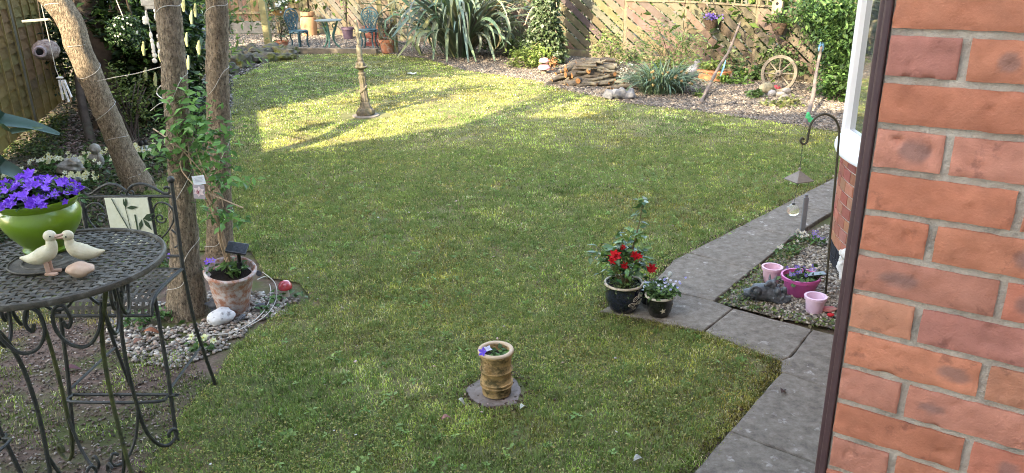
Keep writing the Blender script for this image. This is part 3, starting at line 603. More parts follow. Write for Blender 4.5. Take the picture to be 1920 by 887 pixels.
# ================================================================= trees
def trunk_mesh(mb, pts, rads, n=20, wob=.05, sub=5):
    P = smoothpts(pts, sub); k = len(pts)-1; rr = []
    for i in range(len(P)): t = i/sub; j = min(int(t), k-1); u = t-j; rr.append(rads[j]*(1-u)+rads[j+1]*u)
    mb.tube(P, rr, n, wob=wob)
def sword_crown(mb, top, n=70, L_=.85):
    for i in range(n): strap(mb, top, random.uniform(0, 2*PI), L_*random.uniform(.7, 1.1), .045, random.uniform(10, 90), (.07, .12, .05), rise=random.uniform(-20, 85), seg=5)
wirem = M('white_wire', (.5, .48, .44), rough=.5)
cord = [('slanting corky trunk leaning left, wrapped with white wire', [AY(268, 362, 6.75), AY(228, 280, 6.7), AY(190, 190, 6.65), AY(148, 92, 6.62), AY(103, 0, 6.6)], (.125, .102, .097, .1, .1), (-5.0, 6.2, 3.5), (.35, 7)),
        ('upright corky trunk behind the iron chair, thickest at its foot', [AY(350, 588, 4.15), AY(347, 480, 4.15), AY(338, 300, 4.18), AY(326, 130, 4.2), AY(314, 0, 4.2)], (.12, .08, .064, .064, .062), (-1.62, 4.25, 3.4), (.5, 3)),
        ('straight corky trunk directly behind the leaning terracotta pot', [AY(414, 500, 5.05), AY(412, 420, 5.05), AY(410, 250, 5.05), AY(407, 120, 5.05), AY(405, 0, 5.05)], (.1, .082, .074, .068, .066), (-1.75, 5.1, 3.7), (.5, 2))]
for lb, pts, rads, top, _ in cord:
    base = pts[0].copy(); base.z = 0; r = thing('cabbage_palm', lb, 'tree', base, 0, 'corky palm like trunks on the left')
    mb = MB(); pts = [Vector((base.x, base.y, -.05))]+[p for p in pts[1:]]+[pts[-1].lerp(Vector(top), .5), Vector(top)]; trunk_mesh(mb, [p-base for p in pts], [rads[0]*1.12]+list(rads[1:])+[rads[-1]]*2, 26, .04, 10)
    tk = mb.build('trunk', bark, r, disp=(.02, .03))
    cr = MB(); tp = Vector(top)-base
    for dx, dy, dz in ((0, 0, 0), (.25, .2, .35), (-.25, .1, .2)): sword_crown(cr, tp+Vector((dx, dy, dz)), 42, .8)
    cr.build('crown', strapm, r)
    # string of fairy light wire winding round this trunk
    wr = MB(); Pm = smoothpts([p-base for p in pts[:5]], 20); nP = len(Pm); turns = 6 if 'slant' in lb else 4; W_ = []
    for i in range(nP*5):
        t = i/(nP*5-1); f = t*(nP-1); j = min(int(f), nP-2); c_ = Pm[j].lerp(Pm[j+1], f-j); rr = np.interp(t*4, range(5), [rads[0]*1.1]+list(rads[1:5]))+.003
        a = 2*PI*turns*(t+.035*math.sin(t*19)+.02*math.sin(t*41)); W_.append(c_+Vector((math.cos(a)*rr, math.sin(a)*rr, .02*math.sin(a*1.0+t*30))))
    wr.tube(W_[int(len(W_)*.12):], .002, 5); wr.build('light_wire', wirem, r)

ft = Vector(G(215, 238)); r = thing('forked_tree', 'dark smooth barked tree forking low in the shaded corner', 'tree', ft)
mb = MB(); L = lambda *p: [Vector(q)-ft for q in p]
trunk_mesh(mb, L(ft-Vector((0, 0, .1)), AY(208, 190, 9.9), AY(200, 130, 9.9), AY(196, 92, 9.9), AY(196, 70, 9.9)), (.26, .2, .19, .21, .17), 20, .03)
trunk_mesh(mb, L(AY(196, 120, 9.9), AY(178, 70, 9.9), AY(160, 20, 9.9), AY(148, -50, 9.85), (-5.9, 9.6, 3.4)), (.16, .155, .15, .13, .08), 16, .03)
trunk_mesh(mb, L(AY(205, 115, 9.9), AY(216, 62, 9.9), AY(222, 10, 9.95), AY(222, -60, 10), (-4.4, 10.2, 3.6)), (.13, .12, .105, .1, .06), 16, .03)
trunk_mesh(mb, L(AY(178, 290, 8.6), AY(155, 200, 9.2), AY(140, 90, 9.6), AY(110, 0, 9.8)), (.05, .05, .045, .04), 10, .03)
for k in range(14):
    a = random.uniform(0, 6.28); p = Vector((-5.1, 9.9, random.uniform(2, 3.2))); q = p+Vector((math.cos(a)*1.2, math.sin(a)*1.2, random.uniform(.3, 1.2))); s_ = q+Vector((math.cos(a)*.8, math.sin(a)*.8, .4)); trunk_mesh(mb, L(p, q, s_), (.05, .03, .012), 6, .03, 3)
mb.build('trunk', darkbark, r)
o = foliage('crown', (-5.7, 10.6, 3.9), (2.7, 2.7, 1.5), 15000, .11, [(.05, .09, .02), (.08, .12, .03), (.035, .06, .02)], clumps=120, spread=.14, shell=.3); o.parent = r; o.location = -ft

def shrub(name, label, cat, base, cent, rad, n, size, cols, stems=10, group=None, clumps=40, asp=.5, mat=None, spread=.25, stemcol=None, sr=.006, extra=None, **kw):
    base = Vector(base); r = thing(name, label, cat, base, 0, group)
    o = foliage('foliage', cent, rad, n, size, cols, parent=r, clumps=clumps, asp=asp, mat=mat, spread=spread, **kw); o.location = -base
    if stems:
        mb = MB()
        for k in range(stems):
            u = Vector([random.gauss(0, .5)*rad[i] for i in range(3)]); e_ = Vector(cent)+Vector((u.x, u.y, abs(u.z)*.9)); s_ = base+Vector((random.gauss(0, .12)*rad[0], random.gauss(0, .12)*rad[1], 0)); md_ = s_.lerp(e_, .5)+Vector((u.x*-.1, u.y*-.1, .1*rad[2]))
            mb.tube([p-base for p in smoothpts([s_, md_, e_], 4)], [sr, sr*.9]*4+[sr*.4], 5)
        mb.build('stems', stemcol or darkbark, r)
    return r
# laurel with cream flower spikes
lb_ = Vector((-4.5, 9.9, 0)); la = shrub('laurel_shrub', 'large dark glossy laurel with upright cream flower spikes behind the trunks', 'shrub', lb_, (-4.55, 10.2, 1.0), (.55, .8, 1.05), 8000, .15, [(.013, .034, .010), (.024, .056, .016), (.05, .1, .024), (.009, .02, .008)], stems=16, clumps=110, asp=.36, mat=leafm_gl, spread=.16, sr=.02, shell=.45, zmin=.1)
creamf = M('cream_flower', (.38, .38, .2), (.3, .33, .16), scale=80, rough=.7, bump=.5)
for (px, py, Y) in [(268, 92, 8.9), (358, 33, 8.9), (349, 75, 8.8), (272, 140, 8.9), (352, 118, 8.8), (298, 84, 8.9), (300, 104, 8.8), (343, 10, 8.9), (310, 62, 8.9), (290, 150, 8.8), (330, 60, 9), (372, 90, 9), (365, 20, 9.2)]:
    p = AY(px, py, Y)-lb_; mb = MB(); mb.tube([p-Vector((0, 0, .07)), p, p+Vector((.02, 0, .08))], [.012, .022, .008], 7, wob=.25); mb.build('flower_spike', creamf, la)
shrub('bright_shrub', 'light yellow green sunlit shrub glimpsed behind the fork of the dark tree', 'shrub', (-6.1, 12.4, 0), (-6.0, 12.6, 1.3), (1.6, .9, 1.2), 5000, .12, [(.14, .22, .05), (.2, .3, .07), (.08, .14, .03)], clumps=60, asp=.4, sr=.02, stems=8)
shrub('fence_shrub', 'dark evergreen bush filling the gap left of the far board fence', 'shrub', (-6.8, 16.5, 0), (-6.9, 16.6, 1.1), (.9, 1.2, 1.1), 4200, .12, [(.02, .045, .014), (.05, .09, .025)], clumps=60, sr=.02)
shrub('border_sapling', 'small airy bush with yellow green leaves at the foot of the forked tree', 'shrub', G(250, 262), Vector(G(245, 262))+Vector((0, .1, .42)), (.36, .3, .42), 900, .055, [(.08, .12, .03), (.14, .18, .05)], clumps=26, asp=.45, sr=.008, stems=16, spread=.14)
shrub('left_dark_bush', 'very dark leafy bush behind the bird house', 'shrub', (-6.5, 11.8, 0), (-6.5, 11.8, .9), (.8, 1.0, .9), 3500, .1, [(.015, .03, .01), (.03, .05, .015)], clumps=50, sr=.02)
# trees that stand outside the frame and shade the garden
def big_tree(label, base, h, cent, rad, n, size=.16, hole=None):
    base = Vector(base); r = thing('garden_tree', label, 'tree', base, 0, 'trees standing beyond the garden'); mb = MB(); c = Vector(cent)
    trunk_mesh(mb, [Vector((0, 0, -.1)), Vector((.05, 0, h*.4)), Vector((0, .1, h*.8))], (.22, .17, .1), 12, .03)
    for k in range(16):
        a = random.uniform(0, 6.28); p = Vector((0, 0, h*random.uniform(.35, .75))); q = c-base+Vector((math.cos(a)*rad[0]*.75, math.sin(a)*rad[1]*.75, random.uniform(-.5, .7)*rad[2])); trunk_mesh(mb, [p, p.lerp(q, .5)+Vector((0, 0, .15)), q], (.07, .045, .015), 6, .03, 3)
    mb.build('trunk', darkbark, r); o = foliage('crown', cent, rad, n, size, [(.05, .09, .02), (.08, .13, .03), (.035, .065, .018)], clumps=130, spread=.15, shell=.35); o.parent = r; o.location = -base
big_tree('broad tree beyond the left fence shading the upper lawn', (-9.2, 7.3, 0), 6, (-9.0, 7.6, 4.6), (2.5, 2.6, 2.2), 14000)
big_tree('thin crowned tree added close to the house to cast dappled shade', (-5.9, .6, 0), 6.5, (-3.4, 3.0, 6.8), (2.6, 2.4, 1.1), 3100)  # unseen, added to dapple the low fence and right lawn
big_tree('airy tree added beyond the left fence to shade the gravel terrace', (-9.6, 11.6, 0), 6, (-9.0, 11.6, 5.0), (1.9, 2.1, 1.3), 3200)  # unseen, added to darken the seating terrace
big_tree('dense tree added far beyond the left fence to shade the board fence', (-12.6, 15.2, 0), 6, (-12.2, 15.4, 4.8), (2.3, 2.3, 2.4), 12000)  # unseen, put in to keep sun off the vertical boards
# hedges beyond the back fence
for (c_, r_, n_, lb) in [((-8.6, 24.8, 1.5), (2.3, 1.2, 2.0), 5000, 'dark hedge bush rising behind the vertical board fence'), ((-3.2, 22.2, 1.5), (3.2, 1.5, 1.9), 6000, 'hedge bush beyond the fence behind the small teal table'), ((1.9, 18.0, 1.4), (2.6, 1.4, 1.8), 6000, 'hedge bush beyond the fence behind the ivy pillar'), ((5.6, 14.3, 1.25), (2.1, 2.0, 1.6), 9000, 'sunlit hedge bush showing through the trellis by the bird box'), ((8.6, 10.6, 1.3), (1.6, 2.4, 1.6), 4000, 'hedge bush beyond the fence behind the green climber')]:
    shrub('hedge_bush', lb, 'hedge', (c_[0], c_[1], 0), c_, r_, n_, .17, [(.06, .1, .025), (.1, .16, .035), (.03, .055, .015)], clumps=80, stems=8, sr=.03)

# ================================================================= bistro table
TB = Vector((-1.62, 2.55, 0)); TH = .95; TR = .358
t = thing('bistro_table', 'round dark lattice topped wrought iron table with scrolled feet in the left foreground', 'table', TB)
mb = MB(); pt = .031; n = int(TR/pt)
for ax in (0, 1):
    for k in range(-n, n+1):
        u = k*pt; hl = math.sqrt(max(TR*TR-u*u, 0))
        if hl < .03: continue
        m_ = int(hl*2/(pt/2)); V = []; F = []
        for i in range(m_+1):
            s_ = -hl+2*hl*i/m_; zz = .0022*math.cos(PI*(s_/pt)+PI*(k+ax))
            a_, b_ = (s_, u) if ax == 0 else (u, s_); o_ = .0076
            V += [(a_, b_-o_, zz), (a_, b_+o_, zz)] if ax == 0 else [(a_+o_, b_, zz), (a_-o_, b_, zz)]
            if i: F.append((2*i-2, 2*i, 2*i+1, 2*i-1))
        a0 = R(8); V = [(x*math.cos(a0)-y*math.sin(a0), x*math.sin(a0)+y*math.cos(a0), z) for x, y, z in V]; mb.add(V, F)
mb.build('lattice_top', irontop, t, loc=(0, 0, TH-.004), solid=.0022, smooth=False)
mb = MB(); mb.tube([(math.cos(2*PI*i/72)*TR, math.sin(2*PI*i/72)*TR, 0) for i in range(72)], .009, 8, flat=1.5, closed=True); mb.build('rim', irontop, t, loc=(0, 0, TH-.006))
mb = MB(); mb.lathe([(.0, .0), (.125, .0), (.13, .003), (.125, .006), (.0, .006)], 48); 
for rr in (.045, .085, .128): mb.tube([(math.cos(2*PI*i/48)*rr, math.sin(2*PI*i/48)*rr, .007) for i in range(48)], .004, 6, closed=True)
mb.build('centre_plate', irontop, t, loc=(-.03, .02, TH-.002))
ap = MB()
for i in range(4):
    a = R(58+90*i); u = Vector((math.cos(a), math.sin(a), 0)); leg = MB()
    prof = [(.30, TH-.02), (.265, TH-.10), (.215, TH-.2), (.185, .62), (.175, .45), (.18, .3), (.19, .17), (.215, .085), (.25, .035), (.285, .02), (.315, .035), (.325, .06), (.31, .08), (.29, .072), (.289, .055)]
    P = [u*r_+Vector((0, 0, z)) for r_, z in smoothpts([(r_, z, 0) for r_, z in prof], 5) and [(q.x, q.y) for q in smoothpts([(r_, z, 0) for r_, z in prof], 5)]]
    leg.tube(P, .0078, 8); ll = leg.build('leg', ironmoss if i % 2 else iron, t)
    # second scroll rising beside the foot
    sc_ = MB(); Q = [(.185, .27), (.15, .14), (.10, .07), (.055, .06), (.03, .09), (.045, .12), (.065, .105)]
    P = [u*q.x+Vector((0, 0, q.y)) for q in smoothpts([(a_, b_, 0) for a_, b_ in Q], 5)]; sc_.tube(P, .0066, 7); sc_.build('foot_scroll', iron, t)
    # apron scrolls between neighbouring legs
    v = u.cross(Vector((0, 0, 1))); p0 = u*.25; p1 = Vector((math.cos(a+PI/2), math.sin(a+PI/2), 0))*.25; m_ = (p0+p1)/2; d_ = (p1-p0)/2
    for sg in (-1, 1):
        Q = [(-1, .86), (-.86, .76), (-.6, .70), (-.3, .71), (-.1, .77), (-.12, .84), (-.3, .86), (-.4, .81), (-.32, .775), (-.25, .80)]
        P = [m_+d_*(-sg*q.x*-1)+Vector((0, 0, q.y)) for q in smoothpts([(a_, b_, 0) for a_, b_ in Q], 5)]; ap.tube(P, .0066, 7)
ap.build('apron_scrolls', iron, t)

# ================================================================= iron chairs
def iron_chair(label, loc, rz, lean=0.02):
    t = thing('iron_chair', label, 'chair', loc, rz, 'wrought iron bar chairs around the table'); SZ = .655
    # seat: woven flat strips, front edge rolling down
    mb = MB(); W_ = .205; prof = [(.14, SZ), (.07, SZ), (0, SZ), (-.07, SZ-.002), (-.125, SZ-.012), (-.16, SZ-.035), (-.178, SZ-.075)]; pr = smoothpts([(0, a, b) for a, b in prof], 4); pr = [(p.y, p.z) for p in pr]
    for k in range(15):
        x0 = -W_+.01+k*(2*W_-.02)/14; V = []; F = []
        for i, (yy, zz) in enumerate(pr):
            o_ = .0018*(-1)**(i//1+k); V += [(x0-.0075, yy, zz+o_), (x0+.0075, yy, zz+o_)]
            if i: F.append((2*i-2, 2*i-1, 2*i+1, 2*i))
        mb.add(V, F)
    acc = 0; last = None
    for i, (yy, zz) in enumerate(pr):
        if last is not None: acc += math.hypot(yy-last[0], zz-last[1])
        last = (yy, zz)
        if i == 0 or acc > .03:
            acc = 0; j = min(i+1, len(pr)-1); ty, tz = pr[j][0]-pr[max(j-2, 0)][0], pr[j][1]-pr[max(j-2, 0)][1]; l_ = math.hypot(ty, tz); ty, tz = ty/l_*.0075, tz/l_*.0075
            mb.add([(-W_, yy-ty, zz-tz), (W_, yy-ty, zz-tz), (W_, yy+ty, zz+tz), (-W_, yy+ty, zz+tz)], [(0, 1, 2, 3)])
    mb.build('seat', irontop, t, solid=.002, smooth=False)
    fr = MB()
    for sx in (-1, 1): fr.tube([(sx*W_, a, b) for a, b in pr], .0075, 8)
    fr.tube([(-W_, pr[-1][0], pr[-1][1]), (W_, pr[-1][0], pr[-1][1])], .007, 8); fr.tube([(-W_, .14, SZ), (W_, .14, SZ)], .007, 8); fr.build('seat_frame', iron, t)
    for sx in (-1, 1):
        l = MB(); l.tube([(sx*W_, -.13, SZ-.02), (sx*(W_+.012), -.165, .3), (sx*(W_+.022), -.215, 0)], .0085, 8); l.ball((sx*(W_+.022), -.215, .006), .012, 8, 5); l.build('leg', iron, t)
        l = MB(); l.tube(smoothpts([(sx*W_, .15, SZ+.01), (sx*W_, .17, .35), (sx*(W_+.008), .25, 0)], 4), .0085, 8); l.ball((sx*(W_+.008), .25, .006), .012, 8, 5); l.build('leg', iron, t)
    ft_ = MB(); P = [(-W_-.01, -.17, .20), (W_+.01, -.17, .20), (W_+.005, -.19, .205), (W_-.03, -.235, .205), (-W_+.03, -.235, .205), (-W_-.005, -.19, .205)]; ft_.tube(smoothpts(P+[P[0]], 3), .007, 7)
    ft_.tube(spiral((0, -.2, .205), .012, .035, .9, 0, 'xz', 10), .004, 6)
    for sx in (-1, 1): ft_.tube([(sx*(W_+.012), -.17, .23), (sx*W_, .18, .24)], .006, 6)
    ft_.build('footrest', iron, t)
    # back
    b = MB(); BT = 1.045; y0 = .16
    for sx in (-1, 1):
        b.tube([(sx*W_, .145, SZ-.01), (sx*W_, y0, .8), (sx*(W_), y0+lean, BT)], .0095, 8); b.ball((sx*W_, y0+lean, BT+.012), .017, 10, 7)
    for zz in (.985, .705): b.tube([(-W_, y0+lean*.6, zz), (W_, y0+lean*.6, zz)], .0072, 8)
    for xx in (-.1, .1): b.tube([(xx, y0+.012, .985), (xx, y0+.008, .705)], .0062, 8)
    yb = y0+lean
    for sx in (-1, 1):
        Q = [(.0, .98), (.012, .995), (.035, 1.012), (.075, 1.018), (.12, 1.0), (.16, .975), (.185, .975), (.192, .993), (.178, 1.003), (.168, .994)]
        b.tube(smoothpts([(sx*x_, yb, .99+(z_-.968)*1.0) for x_, z_ in Q], 4), .0062, 7)
        b.tube(spiral((sx*.018, yb, 1.0), .02, .006, 1.1, R(90), 'xz', 14, sx), .0045, 6)
        cx = sx*.152
        Q = [(-.045, .87), (-.045, .90), (-.02, .935), (.02, .93), (.042, .90), (.035, .85), (.0, .80), (-.035, .765), (-.042, .745)]
        b.tube(smoothpts([(cx+sx*x_, yb-.008, z_+.02) for x_, z_ in Q], 4), .0042, 6)
        b.tube(spiral((cx-sx*.02, yb-.008, .885), .026, .007, 1.2, R(0), 'xz', 14, -sx), .0038, 6)
        b.tube(smoothpts([(cx+sx*.02, yb-.008, .83), (cx+sx*.045, yb-.008, .80), (cx+sx*.045, yb-.008, .765), (cx+sx*.02, yb-.008, .745)], 4), .0042, 6)
    b.build('back_frame', iron, t)
    # painted tile
    tl = MB(); tl.box((0, yb-.014, .874), (.19, .008, .216))
    tile = tl.build('painted_tile', M('cream_tile', (.62, .64, .5), (.7, .72, .6), scale=40, rough=.35, c3=(.38, .4, .3), s3=60, t3=.66, w3=.02), t, smooth=False)
    g = MB(); yy = yb-.0205
    def bl(x, z, a, l, w_=.22):
        u = Vector((math.cos(a), 0, math.sin(a))); v = Vector((-math.sin(a), 0, math.cos(a))); p = Vector((x, yy, z+.026)); l *= 1.25; w_ = .32; g.add([p, p+u*l*.45+v*l*w_*.5, p+u*l, p+u*l*.45-v*l*w_*.5], [(3, 2, 1, 0)])
    g.tube([(-.062, yy, .98), (-.045, yy, .926), (-.022, yy, .866), (-.005, yy, .816)], .003, 5, flat=.3); g.tube([(-.01, yy, .978), (-.006, yy, .886), (.0, yy, .771)], .0016, 5, flat=.3); g.tube([(.028, yy, .906), (.027, yy, .826)], .0035, 5, flat=.3)
    for x_, z_, a_, l_ in [(-.005, .915, 80, .035), (-.006, .91, 5, .045), (-.006, .912, 100, .03), (.06, .86, 25, .05), (.06, .862, -8, .045), (.06, .86, -60, .05), (.055, .858, -110, .045), (0, .80, 200, .06), (.0, .795, 170, .05), (.0, .795, -80, .04), (.04, .80, 190, .05), (.04, .79, -45, .05), (.07, .79, -20, .045), (.02, .785, 10, .05)]: bl(x_, z_, R(a_), l_)
    g.build('bamboo_painting', M('tile_green_paint', (.03, .06, .035), (.06, .09, .05), scale=50, rough=.4), tile, smooth=False, solid=.0006)
    return t
iron_chair('dark iron chair with a cream bamboo painted tile in its back, behind the table', (-1.685, 3.07, 0), R(-2))
iron_chair('iron chair of which only a curved corner shows at the bottom left edge', (G(20, 828, .205)[0]-.27, G(20, 828, .205)[1]-.147, 0), R(78))

# ================================================================= things on the table
potg = M('green_glaze', (.10, .19, .008), (.13, .23, .014), scale=12, rough=.3, spec=.5, coat=.35, bump=.08)
pc = Vector(G(92, 468, TH+.004)); gp = thing('green_flower_pot', 'glossy lime green ceramic pot standing on the iron table', 'plant pot', pc); gp.scale = (1.1, 1.1, .97)
mb = MB(); mb.lathe([(0, 0), (.062, 0), (.072, .004), (.075, .014), (.066, .022), (.078, .04), (.10, .075), (.117, .11), (.122, .14), (.116, .165), (.110, .176), (.118, .188), (.127, .202), (.126, .209), (.117, .206), (.106, .19), (.1, .17), (0, .17)], 48)
mb.build('pot_body', potg, gp, ang=60)
mb = MB(); mb.ball((0, 0, .175), (.1, .1, .02), 20, 6, rough=.2); mb.build('compost', soil, gp)
o = foliage('leaves', (0, 0, .215), (.11, .10, .045), 1900, .026, [(.04, .09, .02), (.06, .13, .03)], clumps=60, spread=.2, parent=gp, zmin=.17, asp=.6)
mb = MB()
for i in range(190):
    a = random.uniform(0, 2*PI); rr = math.sqrt(random.random())*.135; h = .215+.062*(1-(rr/.13)**2)*random.uniform(.4, 1.35)+random.gauss(0, .004); c_ = random.choice([(.19, .05, .62), (.24, .08, .72), (.15, .035, .52), (.3, .13, .78)])
    flower(mb, (math.cos(a)*rr, math.sin(a)*rr, h), (math.cos(a)*rr*5+random.gauss(0, .4), math.sin(a)*rr*5-.3+random.gauss(0, .4), .8), random.uniform(.012, .019), 5, c_, cup=random.uniform(.3, .9))
mb.build('blossom', petalm, gp, smooth=False)

duckm = M('duck_paint', (.47, .41, .27), (.58, .53, .40), scale=18, rough=.6, bump=.25, bscale=60, c3=(.34, .36, .22), s3=22, t3=.62, w3=.1)
duckb = M('duck_bill', (.40, .24, .17), (.5, .33, .25), scale=40, rough=.6)
blackm = M('black_paint', (.01, .01, .012), rough=.3)
def duck(label, loc, rz, legs=True, turn=0, tiltx=0):
    d = thing('duck_ornament', label, 'ornament', loc, rz, 'duck ornaments kissing on the table'); d.rotation_euler = (tiltx, 0, rz)
    b = MB(); zo = .048 if legs else .022
    P = [(-.088, 0, .030), (-.070, 0, .026), (-.048, 0, .024), (-.02, 0, .03), (.008, 0, .045), (.022, 0, .066), (.022, 0, .086)]; rr = [.003, .013, .024, .034, .033, .022, .0165]
    b.tube([(x_, y_, z_+zo-.012) for x_, y_, z_ in smoothpts(P, 5)], list(np.interp(np.arange(31)/5, range(7), rr)), 18, flat=.85); b.ball((.024, 0, .101+zo-.012), (.0215, .0195, .0205), 16, 10)
    b.build('duck_body', duckm, d, remesh=.0022)
    hd = Vector((.024, 0, .101+zo-.012)); k = MB(); q = Matrix.Rotation(turn, 3, 'Z')
    k.tube([hd+q@Vector((.014, 0, -.002)), hd+q@Vector((.026, 0, -.001)), hd+q@Vector((.039, 0, .002)), hd+q@Vector((.044, 0, .004))], [.011, .0085, .0078, .003], 12, flat=.6); k.build('bill', duckb, d)
    for s_ in (-1, 1):
        e_ = MB(); e_.ball(hd+q@Vector((.008, s_*.0185, .004)), .003, 8, 6); e_.build('eye', blackm, d)
    if legs:
        for s_ in (-1, 1):
            l = MB(); l.tube([(-.004, s_*.013, .052), (-.002, s_*.013, .006)], [.008, .008], 8); l.box((.008, s_*.016, .0045), (.04, .018, .009), rotz(s_*.2)); l.build('foot', duckb, d, bevel=.002)
    return d
duck('upright cream duck with bill raised, standing on pinkish feet', tuple(Vector(G(96, 513, TH+.006))), R(8)).scale = (.98,)*3
duck('cream duck bending its bill down towards the upright duck', tuple(Vector(G(153, 492, TH+.006))), R(192), legs=False, turn=R(25), tiltx=R(-4)).scale = (.95,)*3
mb = MB(); mb.ball((0, 0, 0), (.047, .033, .024), 24, 16, rough=.28, rs=1.3); o = mb.build('smooth_stone', M('tan_stone', (.40, .25, .17), (.5, .36, .27), scale=14, rough=.6, bump=.15), None, loc=Vector(G(151, 505, TH+.028))); props(o, 'smooth tan pebble lying on the iron table beside the ducks', 'stone')

# ================================================================= terracotta pot group
tb_ = Vector((-1.66, 4.17, 0)); tp = thing('terracotta_pot', 'leaning terracotta pot with white lime bloom beside the corky trunks', 'plant pot', tb_); tp.rotation_euler = (R(9), R(7), 0)
tm = M('limed_terracotta', (.30, .13, .085), (.40, .2, .13), scale=10, rough=.9, bump=.35, bscale=40, c3=(.50, .46, .46), s3=26, t3=.50, w3=.09)
mb = MB(); mb.lathe([(0, .0), (.085, 0), (.09, .01), (.118, .18), (.128, .235), (.138, .25), (.145, .262), (.147, .278), (.138, .288), (.13, .283), (.122, .25), (.0, .245)], 48, wob=.015); mb.build('pot_body', tm, tp)
mb = MB(); mb.ball((0, 0, .243), (.121, .121, .014), 24, 6, rough=.3, rs=6); mb.build('compost', soil, tp)
o = foliage('leaves', (.02, .0, .29), (.075, .06, .035), 130, .045, [(.05, .11, .03), (.08, .16, .04)], clumps=14, spread=.3, parent=tp, zmin=.24, asp=.5)
sp_ = thing('solar_light', 'black solar panel on a short stake stuck into the leaning terracotta pot', 'solar light', (-1.565, 4.12, .25))
mb = MB(); mb.tube([(0, 0, -.02), (.004, 0, .14)], .011, 10); mb.tube([(0, 0, .03), (0, 0, .07)], .016, 10); mb.build('stake', blackm, sp_)
mb = MB(); mb.box((.0, 0, .155), (.115, .085, .016), Matrix.Rotation(R(22), 3, 'X') @ Matrix.Rotation(R(14), 3, 'Y')); mb.build('panel', M('solar_cell', (.015, .016, .02), rough=.25, spec=.6), sp_, smooth=False, bevel=.004)
# climber rising from the pot between the trunks
vb_ = Vector((-1.70, 4.17, .25)); cl = thing('climbing_plant', 'fresh green climber on dry buff stems rising from the leaning terracotta pot', 'climber', vb_)
mb = MB(); drym = M('dry_stem', (.36, .25, .17), (.5, .38, .27), scale=30, rough=.9)
for k in range(13):
    j = lambda s_: Vector((random.gauss(0, s_), random.gauss(0, s_), 0))
    P = [Vector(AY(432, 500, 4.17))+j(.012), AY(418, 450, 4.15)+j(.012), AY(400, 400, 4.1)+j(.012), AY(382, 350, 4.08)+j(.02), AY(365, 305, 4.1)+j(.04), AY(352, 250, 4.15)+j(.09)]
    if k > 8: P = P[:4]+[P[3]+Vector((random.uniform(-.08, .12), 0, -.02)), P[3]+Vector((random.uniform(-.05, .2), 0, -.12))]
    P[0].z = .25; mb.tube([p-vb_ for p in smoothpts(P, 4)], .0038, 5)
mb.build('stems', drym, cl)
cents = [((345, 185), (.10, .1, .12), 110), ((375, 225), (.12, .12, .12), 200), ((400, 265), (.14, .1, .1), 200), ((340, 240), (.12, .1, .1), 130), ((312, 268), (.1, .1, .07), 90), ((375, 305), (.16, .12, .1), 190), ((315, 300), (.09, .08, .06), 60), ((430, 330), (.1, .08, .05), 60), ((408, 402), (.11, .08, .06), 110), ((465, 345), (.05, .04, .03), 16), ((450, 410), (.07, .05, .03), 26), ((395, 345), (.1, .08, .08), 60)]
VV = []; TT = []; CCo = []; off = 0
for (px, rad, n_) in cents:
    c_ = np.array(AY(px[0], px[1], 4.12)); p = c_+RNG.normal(0, .5, (n_, 3))*rad; n_ = int(n_*.42); p = p[:n_]; V, T = leaf_geo(p, .066*RNG.uniform(.6, 1.2, n_), .46, droop=.2); VV.append(V); TT.append(T+off); off += len(V); CCo.append(np.repeat(palette(n_, [(.12, .27, .07), (.18, .36, .1), (.08, .18, .05)], .18), 5, 0))
o = tri_mesh('foliage', np.concatenate(VV), np.concatenate(TT), leafm, np.concatenate(CCo), cl); o.location = -vb_
tg = thing('plant_label', 'hanging plant label card with a pink and white flower on its lower half', 'plant label', AY(372, 350, 4.0))
mb = MB(); mb.box((.008, 0, .036), (.066, .002, .05), Matrix.Rotation(R(-6), 3, 'Y')); mb.build('text_card', M('card_white', (.6, .66, .74), rough=.4), tg, smooth=False)
mb = MB(); mb.box((0, -.002, -.028), (.062, .002, .078), Matrix.Rotation(R(4), 3, 'Y')); mb.build('picture_card', M('card_lilac', (.35, .32, .36), rough=.4), tg, smooth=False)
mb = MB()
for i in range(6):
    a = R(20+60*i); u = Vector((math.cos(a), 0, math.sin(a))); v = Vector((-u.z, 0, u.x)); p = Vector((0, -.0045, -.026)); mb.add([p, p+u*.017+v*.009, p+u*.032, p+u*.017-v*.009], [(3, 2, 1, 0)], 0, random.choice([(.72, .58, .62), (.78, .68, .72)]))
for i in range(10):
    a = random.uniform(0, 6.3); mb.tube([(0, -.006, -.026), (math.cos(a)*.014, -.006, -.026+math.sin(a)*.014)], .0008, 4, col=(.4, .08, .15))
mb.build('flower_print', petalm, tg, smooth=False)
mb = MB()
for k in range(4): mb.box((.008, -.002, .05-.007*k), (.045-.008*(k % 2), .0008, .0018), Matrix.Rotation(R(-6), 3, 'Y'))
mb.build('printed_lines', M('print_grey', (.3, .34, .42), rough=.5), tg, smooth=False)
def pansy(label, c_, n_=5, cols=((.2, .1, .6), (.3, .2, .7)), r_=.022, leafn=60, rad=.07, name='pansy', group=None, leafcols=((.06, .13, .03), (.09, .18, .05)), h=.06, ls=.03):
    c_ = Vector(c_); t = thing(name, label, 'flowering plant', c_, 0, group); foliage('leaves', (0, 0, h*.45), (rad, rad, h*.55), leafn, ls, leafcols, parent=t, clumps=12, spread=.3, zmin=.003, asp=.6)
    mb = MB()
    for i in range(n_):
        p = Vector((random.gauss(0, rad*.55), random.gauss(0, rad*.55), h*random.uniform(.8, 1.3))); flower(mb, p, (random.gauss(0, .4), -1+random.random()*.5, random.uniform(.4, 1)), r_*random.uniform(.8, 1.2), 5, random.choice(cols), cup=.25, centre=(.5, .4, .05)); mb.build('flower', petalm, t, smooth=False); mb = MB()
    return t
pansy('violet pansies trailing beside the upright trunk', (-1.84, 4.22, .17), 3, r_=.026, leafn=40, rad=.05)
